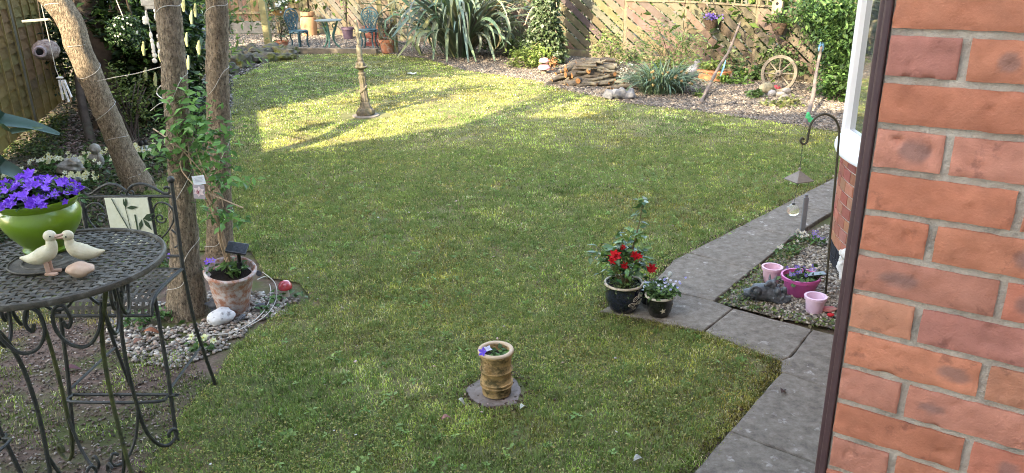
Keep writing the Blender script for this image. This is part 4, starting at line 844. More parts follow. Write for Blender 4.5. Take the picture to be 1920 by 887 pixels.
pansy('violet flowers low against the foot of the upright trunk', Vector(G(335, 500))+Vector((-.06, -.05, .02)), 6, r_=.02, leafn=40, rad=.05)
pansy('small violet and white pansies hanging over the front of the leaning pot', (-1.72, 4.05, .285), 3, r_=.022, leafn=15, rad=.035)
# white rock and bird, mushroom, primroses
mb = MB(); mb.ball((0, 0, 0), (.075, .055, .05), 26, 16, rough=.2, rs=1.6); o = mb.build('white_rock', M('white_rock_stone', (.5, .52, .55), (.68, .7, .73), scale=20, rough=.8, bump=.4, c3=(.2, .2, .22), s3=30, t3=.6, w3=.04), None, loc=Vector(G(416, 605))+Vector((0, 0, .04))); o.rotation_euler = (0, R(-12), R(25)); props(o, 'rounded white speckled rock in front of the leaning terracotta pot', 'stone')
slate = M('slate_paint', (.09, .10, .12), (.16, .17, .19), scale=40, rough=.6, bump=.3)
d = thing('bird_ornament', 'small slate grey bird figure perched behind the white rock', 'ornament', Vector(G(402, 592))+Vector((-.01, .05, .005)))
mb = MB(); mb.ball((0, 0, .05), (.042, .03, .03), 14, 9, rot=Matrix.Rotation(R(-20), 3, 'Y')); mb.ball((.03, 0, .083), .019, 12, 8); mb.tube([(-.03, 0, .05), (-.075, 0, .05)], [.018, .008], 8, flat=.5); mb.tube([(0, 0, .03), (0, 0, 0)], [.02, .03], 8); mb.tube([(.045, 0, .083), (.062, 0, .082)], [.006, .001], 6); mb.build('bird_body', slate, d, remesh=.003)
mz = Vector(G(537, 556)); d = thing('mushroom_ornament', 'small glossy red capped mushroom ornament with a cream stem on the gravel', 'ornament', mz)
mb = MB(); mb.lathe([(0, 0), (.022, 0), (.02, .03), (.017, .06), (0, .062)], 16, wob=.1); mb.build('stem', M('cream_stem', (.5, .45, .36), rough=.6), d)
mb = MB(); mb.lathe([(0, .05), (.03, .05), (.042, .055), (.044, .066), (.038, .085), (.024, .102), (0, .108)], 22); mb.build('cap', M('red_glaze', (.35, .02, .03), (.5, .06, .08), scale=30, rough=.15, coat=1, c3=(.6, .5, .5), s3=50, t3=.68, w3=.02), d)
for (px, lb) in [((95, 320), 'cream primrose clump at the far left of the border'), ((165, 318), 'largest cream primrose clump in front of the stone ornament'), ((150, 352), 'cream primrose clump just behind the green glazed pot'), ((262, 300), 'small cream primroses right of the slanting trunk'), ((225, 300), 'cream primrose tucked against the left of the slanting trunk'), ((30, 350), 'cream primrose at the left edge behind the purple flowers')]:
    big = 'largest' in lb; pansy(lb, G(*px), 60 if big else 32, ((.74, .74, .5), (.8, .8, .62), (.74, .72, .42)), .026, 190 if big else 110, .24 if big else .15, 'primrose', 'cream primroses in the left border', h=.11, ls=.06)
pansy('pale lime primrose on the pebbles behind the chair foot', G(383, 652), 7, ((.55, .62, .35), (.62, .66, .4)), .02, 40, .06, 'primrose', h=.05, ls=.04)
for (px, lb, n_) in [((252, 605), 'low strawberry like leafy plant on the pebbles under the chair', 80), ((300, 600), 'small leafy green plant right of it beneath the iron seat', 60), ((545, 560), 'little bright green seedling beside the red mushroom', 26), ((505, 580), 'bright green weed by the loose wire on the gravel', 24), ((350, 230), 'pale nettle like sprig low between the two upright trunks', 50)]:
    b_ = Vector(G(*px)); t = thing('leafy_plant', lb, 'plant', b_); foliage('leaves', (0, 0, .035), (.09, .07, .035), n_, .042, [(.06, .14, .04), (.1, .2, .06)], parent=t, clumps=9, spread=.35, zmin=.004, asp=.65)
# fairy light wire on the gravel
wb = MB(); P = [AY(478, 492, 4.05), G(500, 520), G(508, 548), G(500, 575, .01), G(478, 600, .02), G(440, 622, .01), G(400, 628, .01), G(380, 630)]
P[0].z = .24; wb.tube(smoothpts(P, 6), .0028, 5); wb.tube(smoothpts([G(492, 510, .05), G(515, 530, .06), G(518, 560, .02), G(500, 590, .015), G(465, 612, .02)], 6), .0024, 5)
o = wb.build('light_string_cable', wirem); props(o, 'thin pale cable of the string lights looping over the gravel beside the pot', 'cable')
for i, (px, lb) in enumerate([((490, 580), 'ribbed grey pine cone on the gravel near the cable bend'), ((457, 606), 'ribbed grey pine cone beside the white rock'), ((497, 521), 'ribbed grey pine cone close to the lawn edge by the pot')]):
    mb = MB(); 
    for k in range(7): mb.lathe([(0, k*.008), (.014*math.sin(PI*(k+1)/8)+.004, k*.008+.001), (.010*math.sin(PI*(k+1)/8)+.003, k*.008+.008), (0, k*.008+.008)], 10, rot=Matrix.Rotation(R(80), 3, 'Y'))
    o = mb.build('pine_cone', slate, None, loc=Vector(G(*px))+Vector((-.03, 0, .02))); o.rotation_euler = (0, 0, i*1.1); props(o, lb, 'pine cone', 'pine cones lying on the gravel')

# ================================================================= left border ornaments
stonew = M('weathered_cast_stone', (.22, .2, .175), (.36, .34, .3), scale=22, rough=.9, bump=.5, c3=(.16, .16, .12), s3=9, t3=.58, w3=.08)
b_ = Vector(G(187, 318)); d = thing('cherub_statue', 'small seated pale stone cherub beside the slanting trunk', 'statue', b_)
mb = MB(); mb.ball((0, 0, .09), (.06, .055, .08)); mb.ball((.0, -.01, .215), (.055, .05, .055)); mb.ball((-.045, -.03, .12), (.025, .03, .05)); mb.ball((.045, -.03, .12), (.025, .03, .05)); mb.ball((-.03, -.06, .04), (.028, .05, .028)); mb.ball((.03, -.06, .04), (.028, .05, .028)); mb.ball((0, -.062, .21), .01, 8, 6); mb.build('statue_body', stonew, d, remesh=.007)
b_ = Vector(G(135, 330)); mb = MB(); mb.ball((0, 0, .08), (.13, .08, .09), 20, 12, rough=.5, rs=2); mb.ball((.06, -.02, .14), (.06, .05, .05), rough=.4); o = mb.build('stone_ornament', stonew, None, loc=b_, remesh=.01); props(o, 'grey stone lump ornament among the cream primroses', 'ornament')
for i, (px, lb) in enumerate([((257, 318), 'white stemmed stake light nearest the slanting trunk'), ((270, 300), 'pair of white stemmed stake lights, left one'), ((277, 298), 'pair of white stemmed stake lights, right one by the leaves')]):
    d = thing('garden_light', lb, 'garden light', G(*px), 0, 'white stake lights in the left border'); mb = MB(); mb.tube([(0, 0, 0), (0, 0, .16)], .013, 8); mb.build('stake', M('white_stake', (.6, .63, .66), rough=.4), d)
    mb = MB(); mb.lathe([(0, .155), (.03, .155), (.033, .17), (.022, .2), (0, .205)], 14); mb.build('lamp_head', blackm, d)
# bird house ball
b_ = AY(80, 95, 7.6); d = thing('woven_bird_nest', 'round woven bird pocket with a dark hole hanging by the left fence', 'bird house', b_, R(32))
mb = MB(); mb.ball((.03, .03, 0), (.12, .13, .10), 22, 14, rough=.12, rs=4); mb.build('nest_body', M('woven_twig', (.10, .05, .045), (.35, .3, .27), scale=28, rough=.9, bump=1), d)
mb = MB(); 
for k in range(3): mb.tube([(-.03+math.cos(2*PI*i/20)*(.05-.004*k), -.105-.008*k, math.sin(2*PI*i/20)*(.05-.004*k)) for i in range(20)], .011, 6, closed=True, wob=.2)
mb.build('hole_rim', M('pale_weave', (.35, .3, .32), (.2, .14, .14), scale=50, rough=.9), d); mb = MB(); mb.ball((-.03, -.095, 0), (.045, .01, .045), 14, 8); mb.build('hole', blackm, d)
mb = MB(); mb.tube([(.03, .03, .09), (.05, .02, .5), (.35, .05, 1.0)], .004, 5); mb.build('cord', darkbark, d)
# chimes
b_ = AY(113, 150, 7.2); d = thing('wind_chime', 'white three tube wind chime hanging left of the slanting trunk', 'wind chime', b_); mb = MB()
for x_, l_, a_ in ((-.012, .18, 0), (.012, .2, .12), (.035, .16, .22)): mb.tube([(x_, 0, .0), (x_+a_*l_, 0, -l_)], .010, 8)
mb.build('chime_tube', M('white_tube', (.68, .68, .7), rough=.3), d); mb = MB(); mb.tube([(0, 0, 0), (-.02, 0, .1), (-.04, .02, 1.6)], .003, 5); mb.ball((0, 0, .02), (.03, .03, .012)); mb.build('cord', wirem, d)
shell = M('shell_disc', (.62, .63, .6), rough=.35)
def mobile(label, items, Y, name='shell_mobile'):
    b_ = AY(items[0][0], items[0][1], Y); d = thing(name, label, 'mobile', b_, 0, 'white disc mobiles hanging by the laurel')
    mb = MB(); top = b_+Vector((0, 0, 1.3))
    mb.tube([top-b_]+[AY(x_, y_, Y)-b_ for x_, y_, w_, h_ in items], .0025, 5); mb.build('cord', wirem, d)
    for x_, y_, w_, h_ in items:
        mb = MB(); s_ = Y/1450/2*1.05; mb.ball(AY(x_, y_, Y)-b_, (w_*s_, .006, h_*s_), 14, 8); mb.build('disc', shell, d)
mobile('white disc mobile with the longest chain, left of the upright trunk', [(283, 66, 6, 12), (285, 77, 7, 9), (287, 88, 7, 18), (288, 97, 7, 9), (290, 104, 9, 9), (290, 114, 9, 9)], 6.4)
mobile('white disc mobile hanging just above with a hat shaped top', [(274, 26, 4, 12), (273, 36, 12, 12), (273, 42, 11, 8)], 6.4)
mobile('white disc mobile half hidden by the upright trunk edge', [(292, 20, 8, 8), (293, 32, 8, 14), (297, 68, 7, 8), (297, 86, 6, 12), (299, 98, 6, 9)], 6.6)
mb = MB(); mb.box((0, 0, 0), (.12, .03, .05)); mb.box((.01, 0, -.035), (.08, .025, .03)); o = mb.build('hanging_plaque', M('plaque', (.45, .45, .42), (.3, .3, .28), scale=40, rough=.7), None, loc=AY(279, 5, 6.4), bevel=.006, smooth=False); props(o, 'pale rectangular hanging plaque above the disc mobiles', 'hanging sign')
b_ = AY(237, 58, 7.6); d = thing('hanging_flower_ball', 'dark green hanging ball basket dotted with tiny white flowers', 'hanging basket', b_); foliage('leaves', (0, 0, 0), (.15, .15, .14), 1600, .035, [(.02, .05, .02), (.04, .08, .03)], parent=d, clumps=60, spread=.14, zmin=-9)
mb = MB()
for i in range(46):
    v = Vector((random.gauss(0, 1), random.gauss(-.6, 1), random.gauss(0.2, 1))).normalized(); flower(mb, v*.145, v, .012, 5, (.62, .64, .6))
mb.build('blossom', petalm, d, smooth=False); mb = MB(); mb.tube([(0, 0, .1), (-.08, 0, .45), (-.12, 0, 1.6)], .004, 5); mb.build('chain', wirem, d)
mb = MB(); mb.tube(smoothpts([AY(180, 153, 6.6), AY(215, 145, 6.2), AY(250, 139, 5.8), AY(300, 126, 5.0), AY(322, 120, 4.27)], 5), .0035, 5); o = mb.build('tie_cord', wirem); props(o, 'pale cord stretched between the slanting trunk and the upright trunk', 'cord')
mb = MB(); mb.tube(smoothpts([AY(320, 157, 4.2), AY(300, 162, 4.25), AY(294, 175, 4.3), AY(305, 185, 4.2), AY(322, 188, 4.15)], 5), .003, 5); mb.tube(smoothpts([AY(282, 208, 4.3), AY(300, 194, 4.25), AY(325, 189, 4.15)], 4), .0025, 5); o = mb.build('loose_wire', wirem); props(o, 'loose pale wire loop sticking out of the upright trunk', 'wire')
mb = MB(); mb.tube([AY(42, 40, 7.0), AY(65, 38, 7), AY(92, 36, 6.6)], [.010, .012, .009], 6, wob=.1); o = mb.build('bare_branch', M('pale_twig', (.35, .35, .3), rough=.8), None); props(o, 'short pale bare branch between the fence top and the slanting trunk', 'branch')
# strap leaved plant intruding from the left
sb = Vector((-3.5, 4.25, 0)); d = thing('sword_leaf_plant', 'large blue green sword leaved plant reaching in from the left edge', 'plant', sb); mb = MB()
def strapto(mb, P, wid, col):
    P = smoothpts(P, 4); V = []; F = []; n = len(P)
    for i, p in enumerate(P):
        t_ = (P[min(i+1, n-1)]-P[max(i-1, 0)]).normalized(); s_ = t_.cross(Vector((0, -.55, .8))).normalized(); u = s_.cross(t_); w_ = wid*min(1, .5+i/n*1.5)*(1 if i < n*.55 else max(.03, (1-(i-n*.55)/(n*.45))**.75)); V += [p+s_*w_/2+u*w_*.15, p, p-s_*w_/2+u*w_*.15]
        if i: a = 3*(i-1); F += [(a, a+1, a+4, a+3), (a+1, a+2, a+5, a+4)]
    mb.add(V, F, 0, col)
for pts_, wd_, col in [([(-90, 330), (-60, 200), (0, 225), (60, 236), (112, 252)], .085, (.05, .11, .09)), ([(-90, 330), (-30, 262), (20, 248), (80, 240)], .05, (.07, .12, .05)), ([(-90, 420), (-60, 290), (0, 312), (45, 335), (85, 362)], .085, (.04, .09, .07)), ([(-90, 430), (-40, 330), (10, 350), (50, 372)], .06, (.03, .07, .05))]:
    P = [AY(x_, y_, 3.75+.06*i)-sb for i, (x_, y_) in enumerate(pts_)]; strapto(mb, [Vector((0, 0, 0))]+P[1:], wd_, col)
for k in range(14): strap(mb, (0, 0, 0), R(random.uniform(100, 300)), random.uniform(.9, 1.3), .06, random.uniform(40, 110), (.04, .1, .07), rise=75)
mb.build('leaves', strapm, d)

# ================================================================= lawn objects
b_ = Vector((-1.87, 10.02, 0)); d = thing('garden_column', 'weathered stone column ornament standing in the sunlit lawn with a carved figure on top', 'statue', b_); d.scale = (.66, .66, .95)
stc = M('mossy_column_stone', (.09, .078, .062), (.17, .15, .12), scale=14, rough=.95, bump=.7, c3=(.11, .10, .06), s3=10, t3=.53, w3=.06)
mb = MB(); mb.lathe([(0, -.01), (.27, -.01), (.27, .012), (.25, .018), (0, .018)], 26, wob=.08); mb.build('base_slab', M('base_slab_stone', (.16, .14, .115), (.25, .22, .185), scale=12, rough=.95, bump=.4), d)
mb = MB(); mb.lathe([(0, .0), (.17, .01), (.17, .06), (.13, .1), (.10, .16), (.085, .2), (0, .2)], 12, wob=.3)
for i in range(9): a = i*.7; mb.ball((math.cos(a)*.13, math.sin(a)*.13, .06), (.06, .05, .05), 10, 6, rough=.3)
mb.build('plinth', stc, d, remesh=.012)
mb = MB(); prof = [(0, .18), (.075, .18), (.08, .22), (.068, .26), (.06, .44), (.062, .50), (.07, .52), (.06, .55), (.075, .58), (.05, .60), (.055, .66), (0, .66)]
n = 32; V = []; 
for r_, z in prof:
    for j in range(n): a = 2*PI*j/n; k = 1+(.14*math.cos(a*8+z*22) if .22 <= z <= .52 else .04*math.cos(a*5+z*30)); V.append((math.cos(a)*r_*k-.05*(z-.2), math.sin(a)*r_*k, z))
mb.add(V, [(i*n+j, i*n+(j+1) % n, (i+1)*n+(j+1) % n, (i+1)*n+j) for i in range(len(prof)-1) for j in range(n)])
for i in range(16): z = .24+i*.017; a = 1.2+i*.5; mb.ball((math.cos(a)*.062-.05*(z-.2), math.sin(a)*.062, z), (.024, .024, .018), 8, 5)
mb.build('shaft', stc, d, ang=35)
mb = MB(); mb.lathe([(0, .655), (.06, .66), (.12, .685), (.13, .70), (.105, .70), (.07, .715), (.085, .74), (.06, .775), (.07, .79), (.04, .83), (0, .83)], 20, at=(-.03, 0, -.03), wob=.12)
for i in range(7): a = i*.9; mb.ball((math.cos(a)*.07-.03, math.sin(a)*.07, .70), .03, 8, 5, rough=.3)
mb.build('bowl', stc, d, remesh=.009)
pal = M('pale_carved_stone', (.15, .135, .10), (.23, .21, .15), scale=18, rough=.9, bump=.4, c3=(.24, .25, .16), s3=12, t3=.58, w3=.05)
mb = MB(); mb.tube(smoothpts([(-.03, 0, .76), (-.03, 0, .82), (-.035, 0, .90), (-.03, 0, .95)], 4), [.05]*4+[.055]*4+[.05]*4+[.025], 14); mb.tube([(-.03, 0, .92), (-.035, 0, 1.05), (-.04, 0, 1.12)], [.03, .028, .03], 12); mb.tube([(-.11, 0, 1.105), (.04, 0, 1.115)], .017, 10); mb.ball((-.035, 0, 1.13), (.035, .03, .03)); mb.tube([(-.035, 0, 1.14), (-.045, 0, 1.22), (-.05, 0, 1.26)], [.03, .034, .018], 12); mb.ball((-.05, 0, 1.25), (.03, .03, .03)); mb.build('carved_figure', pal, d, remesh=.008)

b_ = Vector((-.085, 3.17, 0)); d = thing('round_base_stone', 'round grey stone set into the lawn under the buff pot', 'stone slab', b_+Vector((0, .03, 0)))
mb = MB(); mb.lathe([(0, -.02), (.135, -.02), (.135, .004), (.128, .008), (0, .010)], 40, wob=.3); mb.build('stone_disc', M('wet_slab', (.14, .11, .095), (.24, .2, .185), scale=14, rough=.8, bump=.4, c3=(.09, .07, .05), s3=9, t3=.6), d)
x, y = RNG.normal(0, 1, 260), RNG.normal(0, 1, 260); q = np.hypot(x, y); rr_ = .145+np.abs(RNG.normal(0, .045, 260))*np.sign(RNG.random(260)-.2); o = pebbles('soil_rim', x/q*rr_, y/q*rr_, .016, [(.08, .05, .035), (.13, .08, .055)], z=.004, parent=d); o['kind'] = 'stuff'
pot = thing('buff_pot', 'tall straight sided buff terracotta pot with ringed bands standing in the lawn', 'plant pot', b_+Vector((0, 0, .012))); pot.scale = (1, 1, .87)
bufft = M('buff_terracotta', (.36, .22, .09), (.52, .36, .18), scale=9, rough=.75, bump=.4, bscale=50, c3=(.08, .06, .025), s3=19, t3=.52, w3=.09)
mb = MB(); mb.lathe([(0, 0), (.060, 0), (.068, .006), (.0695, .05), (.072, .053), (.072, .061), (.0695, .064), (.0695, .070), (.0725, .073), (.0725, .080), (.070, .083), (.071, .14), (.0745, .144), (.0745, .153), (.0715, .157), (.072, .215), (.075, .220), (.073, .232), (.08, .238), (.084, .25), (.08, .262), (.072, .264), (.064, .256), (.062, .22), (0, .22)], 48)
for k in range(26): mb.tube([(-.03+random.gauss(0, .014), -.067-random.random()*.001, .19+random.gauss(0, .012)) for _ in range(3)], .0032, 5)
mb.build('pot_body', bufft, pot, ang=50)
for zb_ in (.15, .078, .060): b2 = MB(); b2.tube([(math.cos(2*PI*i/48)*.0735, math.sin(2*PI*i/48)*.0735, zb_) for i in range(48)], .0042, 6, closed=True); b2.build('band', bufft, pot)
rmb = MB(); rmb.tube([(math.cos(2*PI*i/48)*.0735, math.sin(2*PI*i/48)*.0735, .257) for i in range(48)], .0105, 10, closed=True); rmb.build('rim', M('pale_rim', (.46, .34, .22), (.55, .43, .31), scale=20, rough=.8, bump=.2), pot)
mb = MB(); mb.ball((0, 0, .22), (.061, .061, .008), 20, 6, rough=.3, rs=6); mb.build('compost', soil, pot)
foliage('leaves', (.012, -.005, .237), (.045, .04, .014), 60, .028, [(.05, .12, .03), (.08, .17, .04)], parent=pot, clumps=9, spread=.3, zmin=.21, asp=.6)
mb = MB(); flower(mb, (-.055, -.045, .275), (-.5, -.6, .5), .026, 5, (.13, .07, .55), cup=.4); flower(mb, (-.035, -.03, .284), (.2, -.4, 1), .022, 4, (.6, .62, .8), cup=.2); mb.tube([(0, 0, .23), (-.03, -.02, .27), (-.05, -.04, .272)], .0015, 4, col=(.1, .2, .05)); mb.build('flower', petalm, pot, smooth=False)

def fallen(label, px, s_, col, rz, z=.02):
    mb = MB(); n = 8; V = []; 
    for i in range(n+1): t_ = i/n; w_ = math.sin(PI*t_)**.8*.24*s_; V += [((t_-.5)*s_, -w_, .004+.012*math.sin(t_*4)+w_*.25), ((t_-.5)*s_, 0, .003+.010*math.sin(t_*4)), ((t_-.5)*s_, w_, .004+.012*math.sin(t_*4)+w_*.35)]
    F = []
    for i in range(n): a = 3*i; F += [(a, a+3, a+4, a+1), (a+1, a+4, a+5, a+2)]
    mb.add(V, F); o = mb.build('fallen_leaf', M('fallen_leaf_tissue', col, tuple(c*.6 for c in col), scale=60, rough=.7), None, loc=Vector(G(*px))+Vector((0, 0, z)), solid=.0008); o.rotation_euler = (0, .1, rz); props(o, label, 'leaf', 'fallen leaves on the lawn and path')
fallen('pinkish brown fallen leaf lying on the grass in front of the buff pot', (838, 794), .055, (.33, .16, .13), .5, .022); fallen('pale grey green fallen leaf in the grass, right of the buff pot', (981, 773), .05, (.48, .50, .42), .9, .022)
fallen('small pale fallen leaf left of the round base stone', (865, 762), .042, (.42, .43, .36), -.6, .022); fallen('curled grey leaf in the grass at the bottom edge by the path', (1197, 872), .06, (.36, .36, .32), .6, .024)
fallen('dark brown curled leaf lying on the paving slab', (1467, 744), .055, (.06, .035, .03), 1.0, .026); fallen('pink brown leaf on the soil beside the table foot', (135, 695), .09, (.16, .06, .07), .5, .004); fallen('rusty orange dead leaf on the pebbles under the chair', (285, 628), .09, (.32, .12, .06), .2, .015)
fallen('second rusty dead leaf beside the first under the chair', (262, 645), .08, (.26, .13, .09), 1.2, .012)
mb = MB()
for i in range(9): mb.ball((random.gauss(0, .06), random.gauss(0, .05), .02), (.028, .028, .012), 8, 4)
o = mb.build('daisy_cluster', M('white_petals', (.5, .52, .45), rough=.6), None, loc=G(771, 140)); props(o, 'cluster of white daisies in the shaded far lawn', 'flowers')
x, y = sample(LP, 5); k = y < 8; props(pebbles('fallen_petals', x[k], y[k], .016, [(.6, .58, .55), (.55, .4, .38), (.4, .3, .2)], z=.02, flat=.2), 'scattered pale petals and specks on the lawn', 'petals', None, 'stuff')

# ================================================================= camellia and black pots
def glazed(name, label, loc, prof, body, rim, motif, rimr, rimz):
    t = thing(name, label, 'plant pot', loc); mb = MB(); mb.lathe(prof, 44); mb.build('pot_body', body, t, ang=50)
    mb = MB(); mb.tube([(math.cos(2*PI*i/44)*rimr, math.sin(2*PI*i/44)*rimr, rimz) for i in range(44)], .0075, 8, closed=True); mb.build('rim', rim, t)
    mb = MB(); mb.ball((0, 0, rimz-.018), (rimr-.012, rimr-.012, .01), 20, 6, rough=.3, rs=6); mb.build('compost', soil, t); motif(t, prof); return t
cream = M('cream_line_glaze', (.48, .42, .30), (.58, .52, .42), scale=40, rough=.4)
def rad_at(prof, z): 
    o = [p for p in prof[1:] if p[1] <= rimz_cur+.01][:9]; return float(np.interp(z, [p[1] for p in o], [p[0] for p in o]))
rimz_cur = .165
def onpot(prof, a, z, e_=.002): r_ = rad_at(prof, z)+e_; return Vector((math.cos(a)*r_, math.sin(a)*r_, z))
p1 = [(0, 0), (.066, 0), (.074, .008), (.093, .04), (.104, .08), (.107, .115), (.104, .14), (.107, .158), (.112, .168), (.1, .168), (.095, .15), (0, .147)]
def motif1(t, prof):
    mb = MB()
    for (a0, z0_, sz, rot) in [(-58, .105, .034, .6), (-44, .118, .030, 1.3), (-47, .075, .028, .3), (-70, .07, .036, .1), (-34, .075, .03, .9), (-60, .045, .024, -.2), (-30, .115, .026, 1.7)]:
        L_ = []
        for k in range(15):
            u = k/14*2*PI; lx = sz*.6*math.cos(u); lz = sz*.33*math.sin(u); xx = lx*math.cos(rot)-lz*math.sin(rot); zz = lx*math.sin(rot)+lz*math.cos(rot); L_.append(onpot(prof, R(a0)+xx/.1, z0_+zz))
        mb.tube(L_, .0012, 4); mb.tube([onpot(prof, R(a0)-sz*.55*math.cos(rot)/.1, z0_-sz*.55*math.sin(rot)), onpot(prof, R(a0)+sz*.55*math.cos(rot)/.1, z0_+sz*.55*math.sin(rot))], .001, 4)
    mb.build('leaf_pattern', cream, t)
bp = Vector((G(1170, 592)[0], 4.03, .02)); t = glazed('navy_pot', 'larger glossy navy black pot with cream leaf pattern holding the red camellia', bp, p1, M('navy_glaze', (.006, .008, .02), (.012, .014, .03), scale=15, rough=.15, spec=.6, coat=.6), M('speckled_rim', (.4, .33, .24), (.52, .46, .38), scale=60, rough=.5), motif1, .106, .166)
cm = thing('camellia', 'red flowered camellia with glossy leaves growing in the navy pot', 'flowering shrub', bp+Vector((0, 0, .15))); cm.scale = (1, 1, .87)
mb = MB(); stems = []
for (dx, dz, dy) in [(-.02, .30, 0), (.0, .24, .02), (.06, .34, 0), (-.05, .2, -.02), (.08, .2, 0), (.10, .16, .02), (-.09, .2, .0), (.03, .17, -.05), (-.13, .24, 0), (.0, .2, .06)]:
    P = smoothpts([(dx*.12, 0, 0), (dx*.5, dy*.5, dz*.5), (dx, dy, dz)], 4); mb.tube(P, [.0045]*5+[.003]*4, 6); stems.append(P[-1])
tall = smoothpts([(.01, 0, 0), (.03, 0, .2), (.055, 0, .33), (.075, 0, .44), (.085, 0, .53), (.095, 0, .57)], 4); mb.tube(tall, list(np.linspace(.005, .0018, len(tall))), 6); mb.build('stems', M('camellia_stem', (.16, .13, .07), rough=.8), cm)
pos = [np.array(s_)+RNG.normal(0, .028, 3) for s_ in stems for _ in range(22)]+[np.array(tall[i])+RNG.normal(0, .012, 3) for i in (8, 9, 12, 13, 15, 16, 18, 19, 20, 20) for _ in range(3)]+[RNG.normal(0, 1, 3)*[.055, .05, .05]+[0, 0, .14] for _ in range(120)]
pos = np.array(pos); V, T = leaf_geo(pos, .058*RNG.uniform(.6, 1.2, len(pos)), .52, droop=.05); tri_mesh('leaves', V, T, leafm_gl, np.repeat(palette(len(pos), [(.03, .09, .03), (.06, .14, .04), (.12, .22, .05)], .2), 5, 0), cm)
pos = RNG.normal(0, 1, (420, 3))*[.05, .05, .008]+[0, 0, .02]; V, T = leaf_geo(pos, .02*RNG.uniform(.6, 1.2, len(pos)), .5); tri_mesh('undergrowth', V, T, leafm, np.repeat(palette(len(pos), [(.08, .13, .03), (.12, .15, .05)], .2), 5, 0), cm)
def camflower(c_, r_, col):
    m_ = MB()
    for ring, (k, rr, cu) in enumerate(((7, 1, .15), (6, .8, .35), (5, .55, .6), (4, .34, .8))): flower(m_, Vector(c_)+Vector((0, -.004*ring, 0)), (random.gauss(0, .2), -1, random.gauss(.2, .2)), r_*rr, k, tuple(x*random.uniform(.7, 1.15) for x in col), cup=cu)
    m_.build('flower', petalm, cm, smooth=False, solid=.001)
for (dx, dy, dz, r_) in [(-.062, -.05, .235, .033), (-.072, -.055, .205, .026), (.066, -.04, .215, .026), (.048, -.03, .228, .022), (-.008, -.06, .168, .022), (.148, -.02, .128, .03), (-.02, -.04, .285, .016)]: camflower((dx, dy, dz), r_*1.25, (.66, .02, .035))
def motif2(t, prof):
    for a0, z0_ in ((-85, .055), (-25, .075)):
        mb = MB(); c_ = onpot(prof, R(a0), z0_, .0025); V = [c_]
        for k in range(11): u = k/10*2*PI; s_ = .018 if k % 2 else .008; V.append(onpot(prof, R(a0)+s_*math.cos(u)/.075, z0_+s_*math.sin(u), .0025))
        mb.add(V, [(0, k+1, k+2) for k in range(10)]); mb.build('leaf_pattern', cream, t, smooth=False, solid=.001)
p2 = [(0, 0), (.048, 0), (.055, .006), (.068, .04), (.074, .075), (.076, .1), (.079, .118), (.082, .124), (.072, .124), (.068, .11), (0, .105)]; rimz_cur = .122
bq = Vector((G(1236, 598)[0], 3.95, .02)); t = glazed('black_pot', 'smaller black pot with a cream leaf motif beside the navy camellia pot', bq, p2, M('black_glaze', (.008, .009, .009), (.015, .016, .015), scale=20, rough=.25, spec=.5, coat=.3), M('cream_rim', (.45, .42, .34), (.5, .48, .42), scale=60, rough=.5), motif2, .078, .122)
t = thing('flowering_plant', 'bushy little plant with tiny pale blue flowers in the smaller black pot', 'flowering plant', bq+Vector((0, 0, .105))); foliage('leaves', (0, 0, .05), (.09, .08, .05), 560, .03, [(.08, .16, .05), (.12, .22, .07), (.05, .1, .03)], parent=t, clumps=40, spread=.16, zmin=0, asp=.5)
mb = MB()
for i in range(40): flower(mb, (random.gauss(.02, .05), random.gauss(0, .04), random.uniform(.05, .11)), (random.gauss(0, .5), -.5, 1), .009, 5, random.choice([(.5, .52, .7), (.62, .64, .75), (.3, .3, .6)]))
mb.tube([(.03, 0, .05), (.05, 0, .135)], .002, 4, col=(.1, .2, .06)); mb.ball((.05, 0, .14), (.014, .01, .018), 8, 6, col=(.5, .55, .55)); mb.build('flower', petalm, t, smooth=False)
mb = MB(); mb.lathe([(0, 0), (.05, 0), (.07, .05), (.074, .1), (.066, .1), (0, .09)], 28); o = mb.build('spare_pot', bpy.data.materials['black_glaze'], None, loc=(.80, 4.12, .02)); props(o, 'plain black pot standing behind and between the navy and black pots', 'plant pot')

# ================================================================= right bed: pink pots, dragon, lamb, crook
def plainpot(name, label, loc, r0, r1, h, mat, group=None, thick=.006, fill=True, tilt=0, lip=True):
    t = thing(name, label, 'plant pot', loc, 0, group); mb = MB()
    mb.lathe([(0, 0), (r0, 0), (r0+.002, .003), (r1-.003, h*.8), (r1+(.004 if lip else 0), h*.82), (r1+(.006 if lip else .001), h), (r1-thick, h), (r1-thick-.004, h*.8), (r0-.004, .01), (0, .01)], 40); mb.build('pot_body', mat, t, ang=50); t.rotation_euler = (tilt, 0, 0)
    if fill: mb = MB(); mb.ball((0, 0, h*.8), (r1-thick-.002, r1-thick-.002, .008), 18, 6, rough=.3, rs=6); mb.build('compost', soil, t)
    return t
mag = M('magenta_plastic', (.50, .08, .28), (.56, .11, .33), scale=9, rough=.4, spec=.5, bump=.03); pink = M('pale_pink_glaze', (.68, .42, .52), (.74, .5, .6), scale=30, rough=.45, bump=.1); lil = M('lilac_pink_glaze', (.66, .46, .60), (.72, .54, .67), scale=25, rough=.5, bump=.15, c3=(.4, .3, .34), s3=30, t3=.68, w3=.02)
pb = Vector((G(1505, 562)[0], 4.22, .014)); t = plainpot('magenta_planter', 'wide magenta plastic planter pot filled with small violet flowers', pb, .075, .108, .115, mag)
t = pansy('leafy violas with small violet blue flowers in the magenta planter', pb+Vector((0, 0, .09)), 16, ((.16, .12, .5), (.3, .25, .6)), .013, 170, .08, 'viola', h=.05, ls=.035)
plainpot('pink_pot', 'pale pink pot standing behind the dark dragon ornament', Vector((1.60, 4.40, .014)), .042, .058, .10, pink, None, fill=False); plainpot('pink_pot', 'speckled lilac pink pot in front of the magenta planter', Vector((G(1522, 585)[0], 3.96, .014)), .042, .056, .10, lil, None, fill=False)
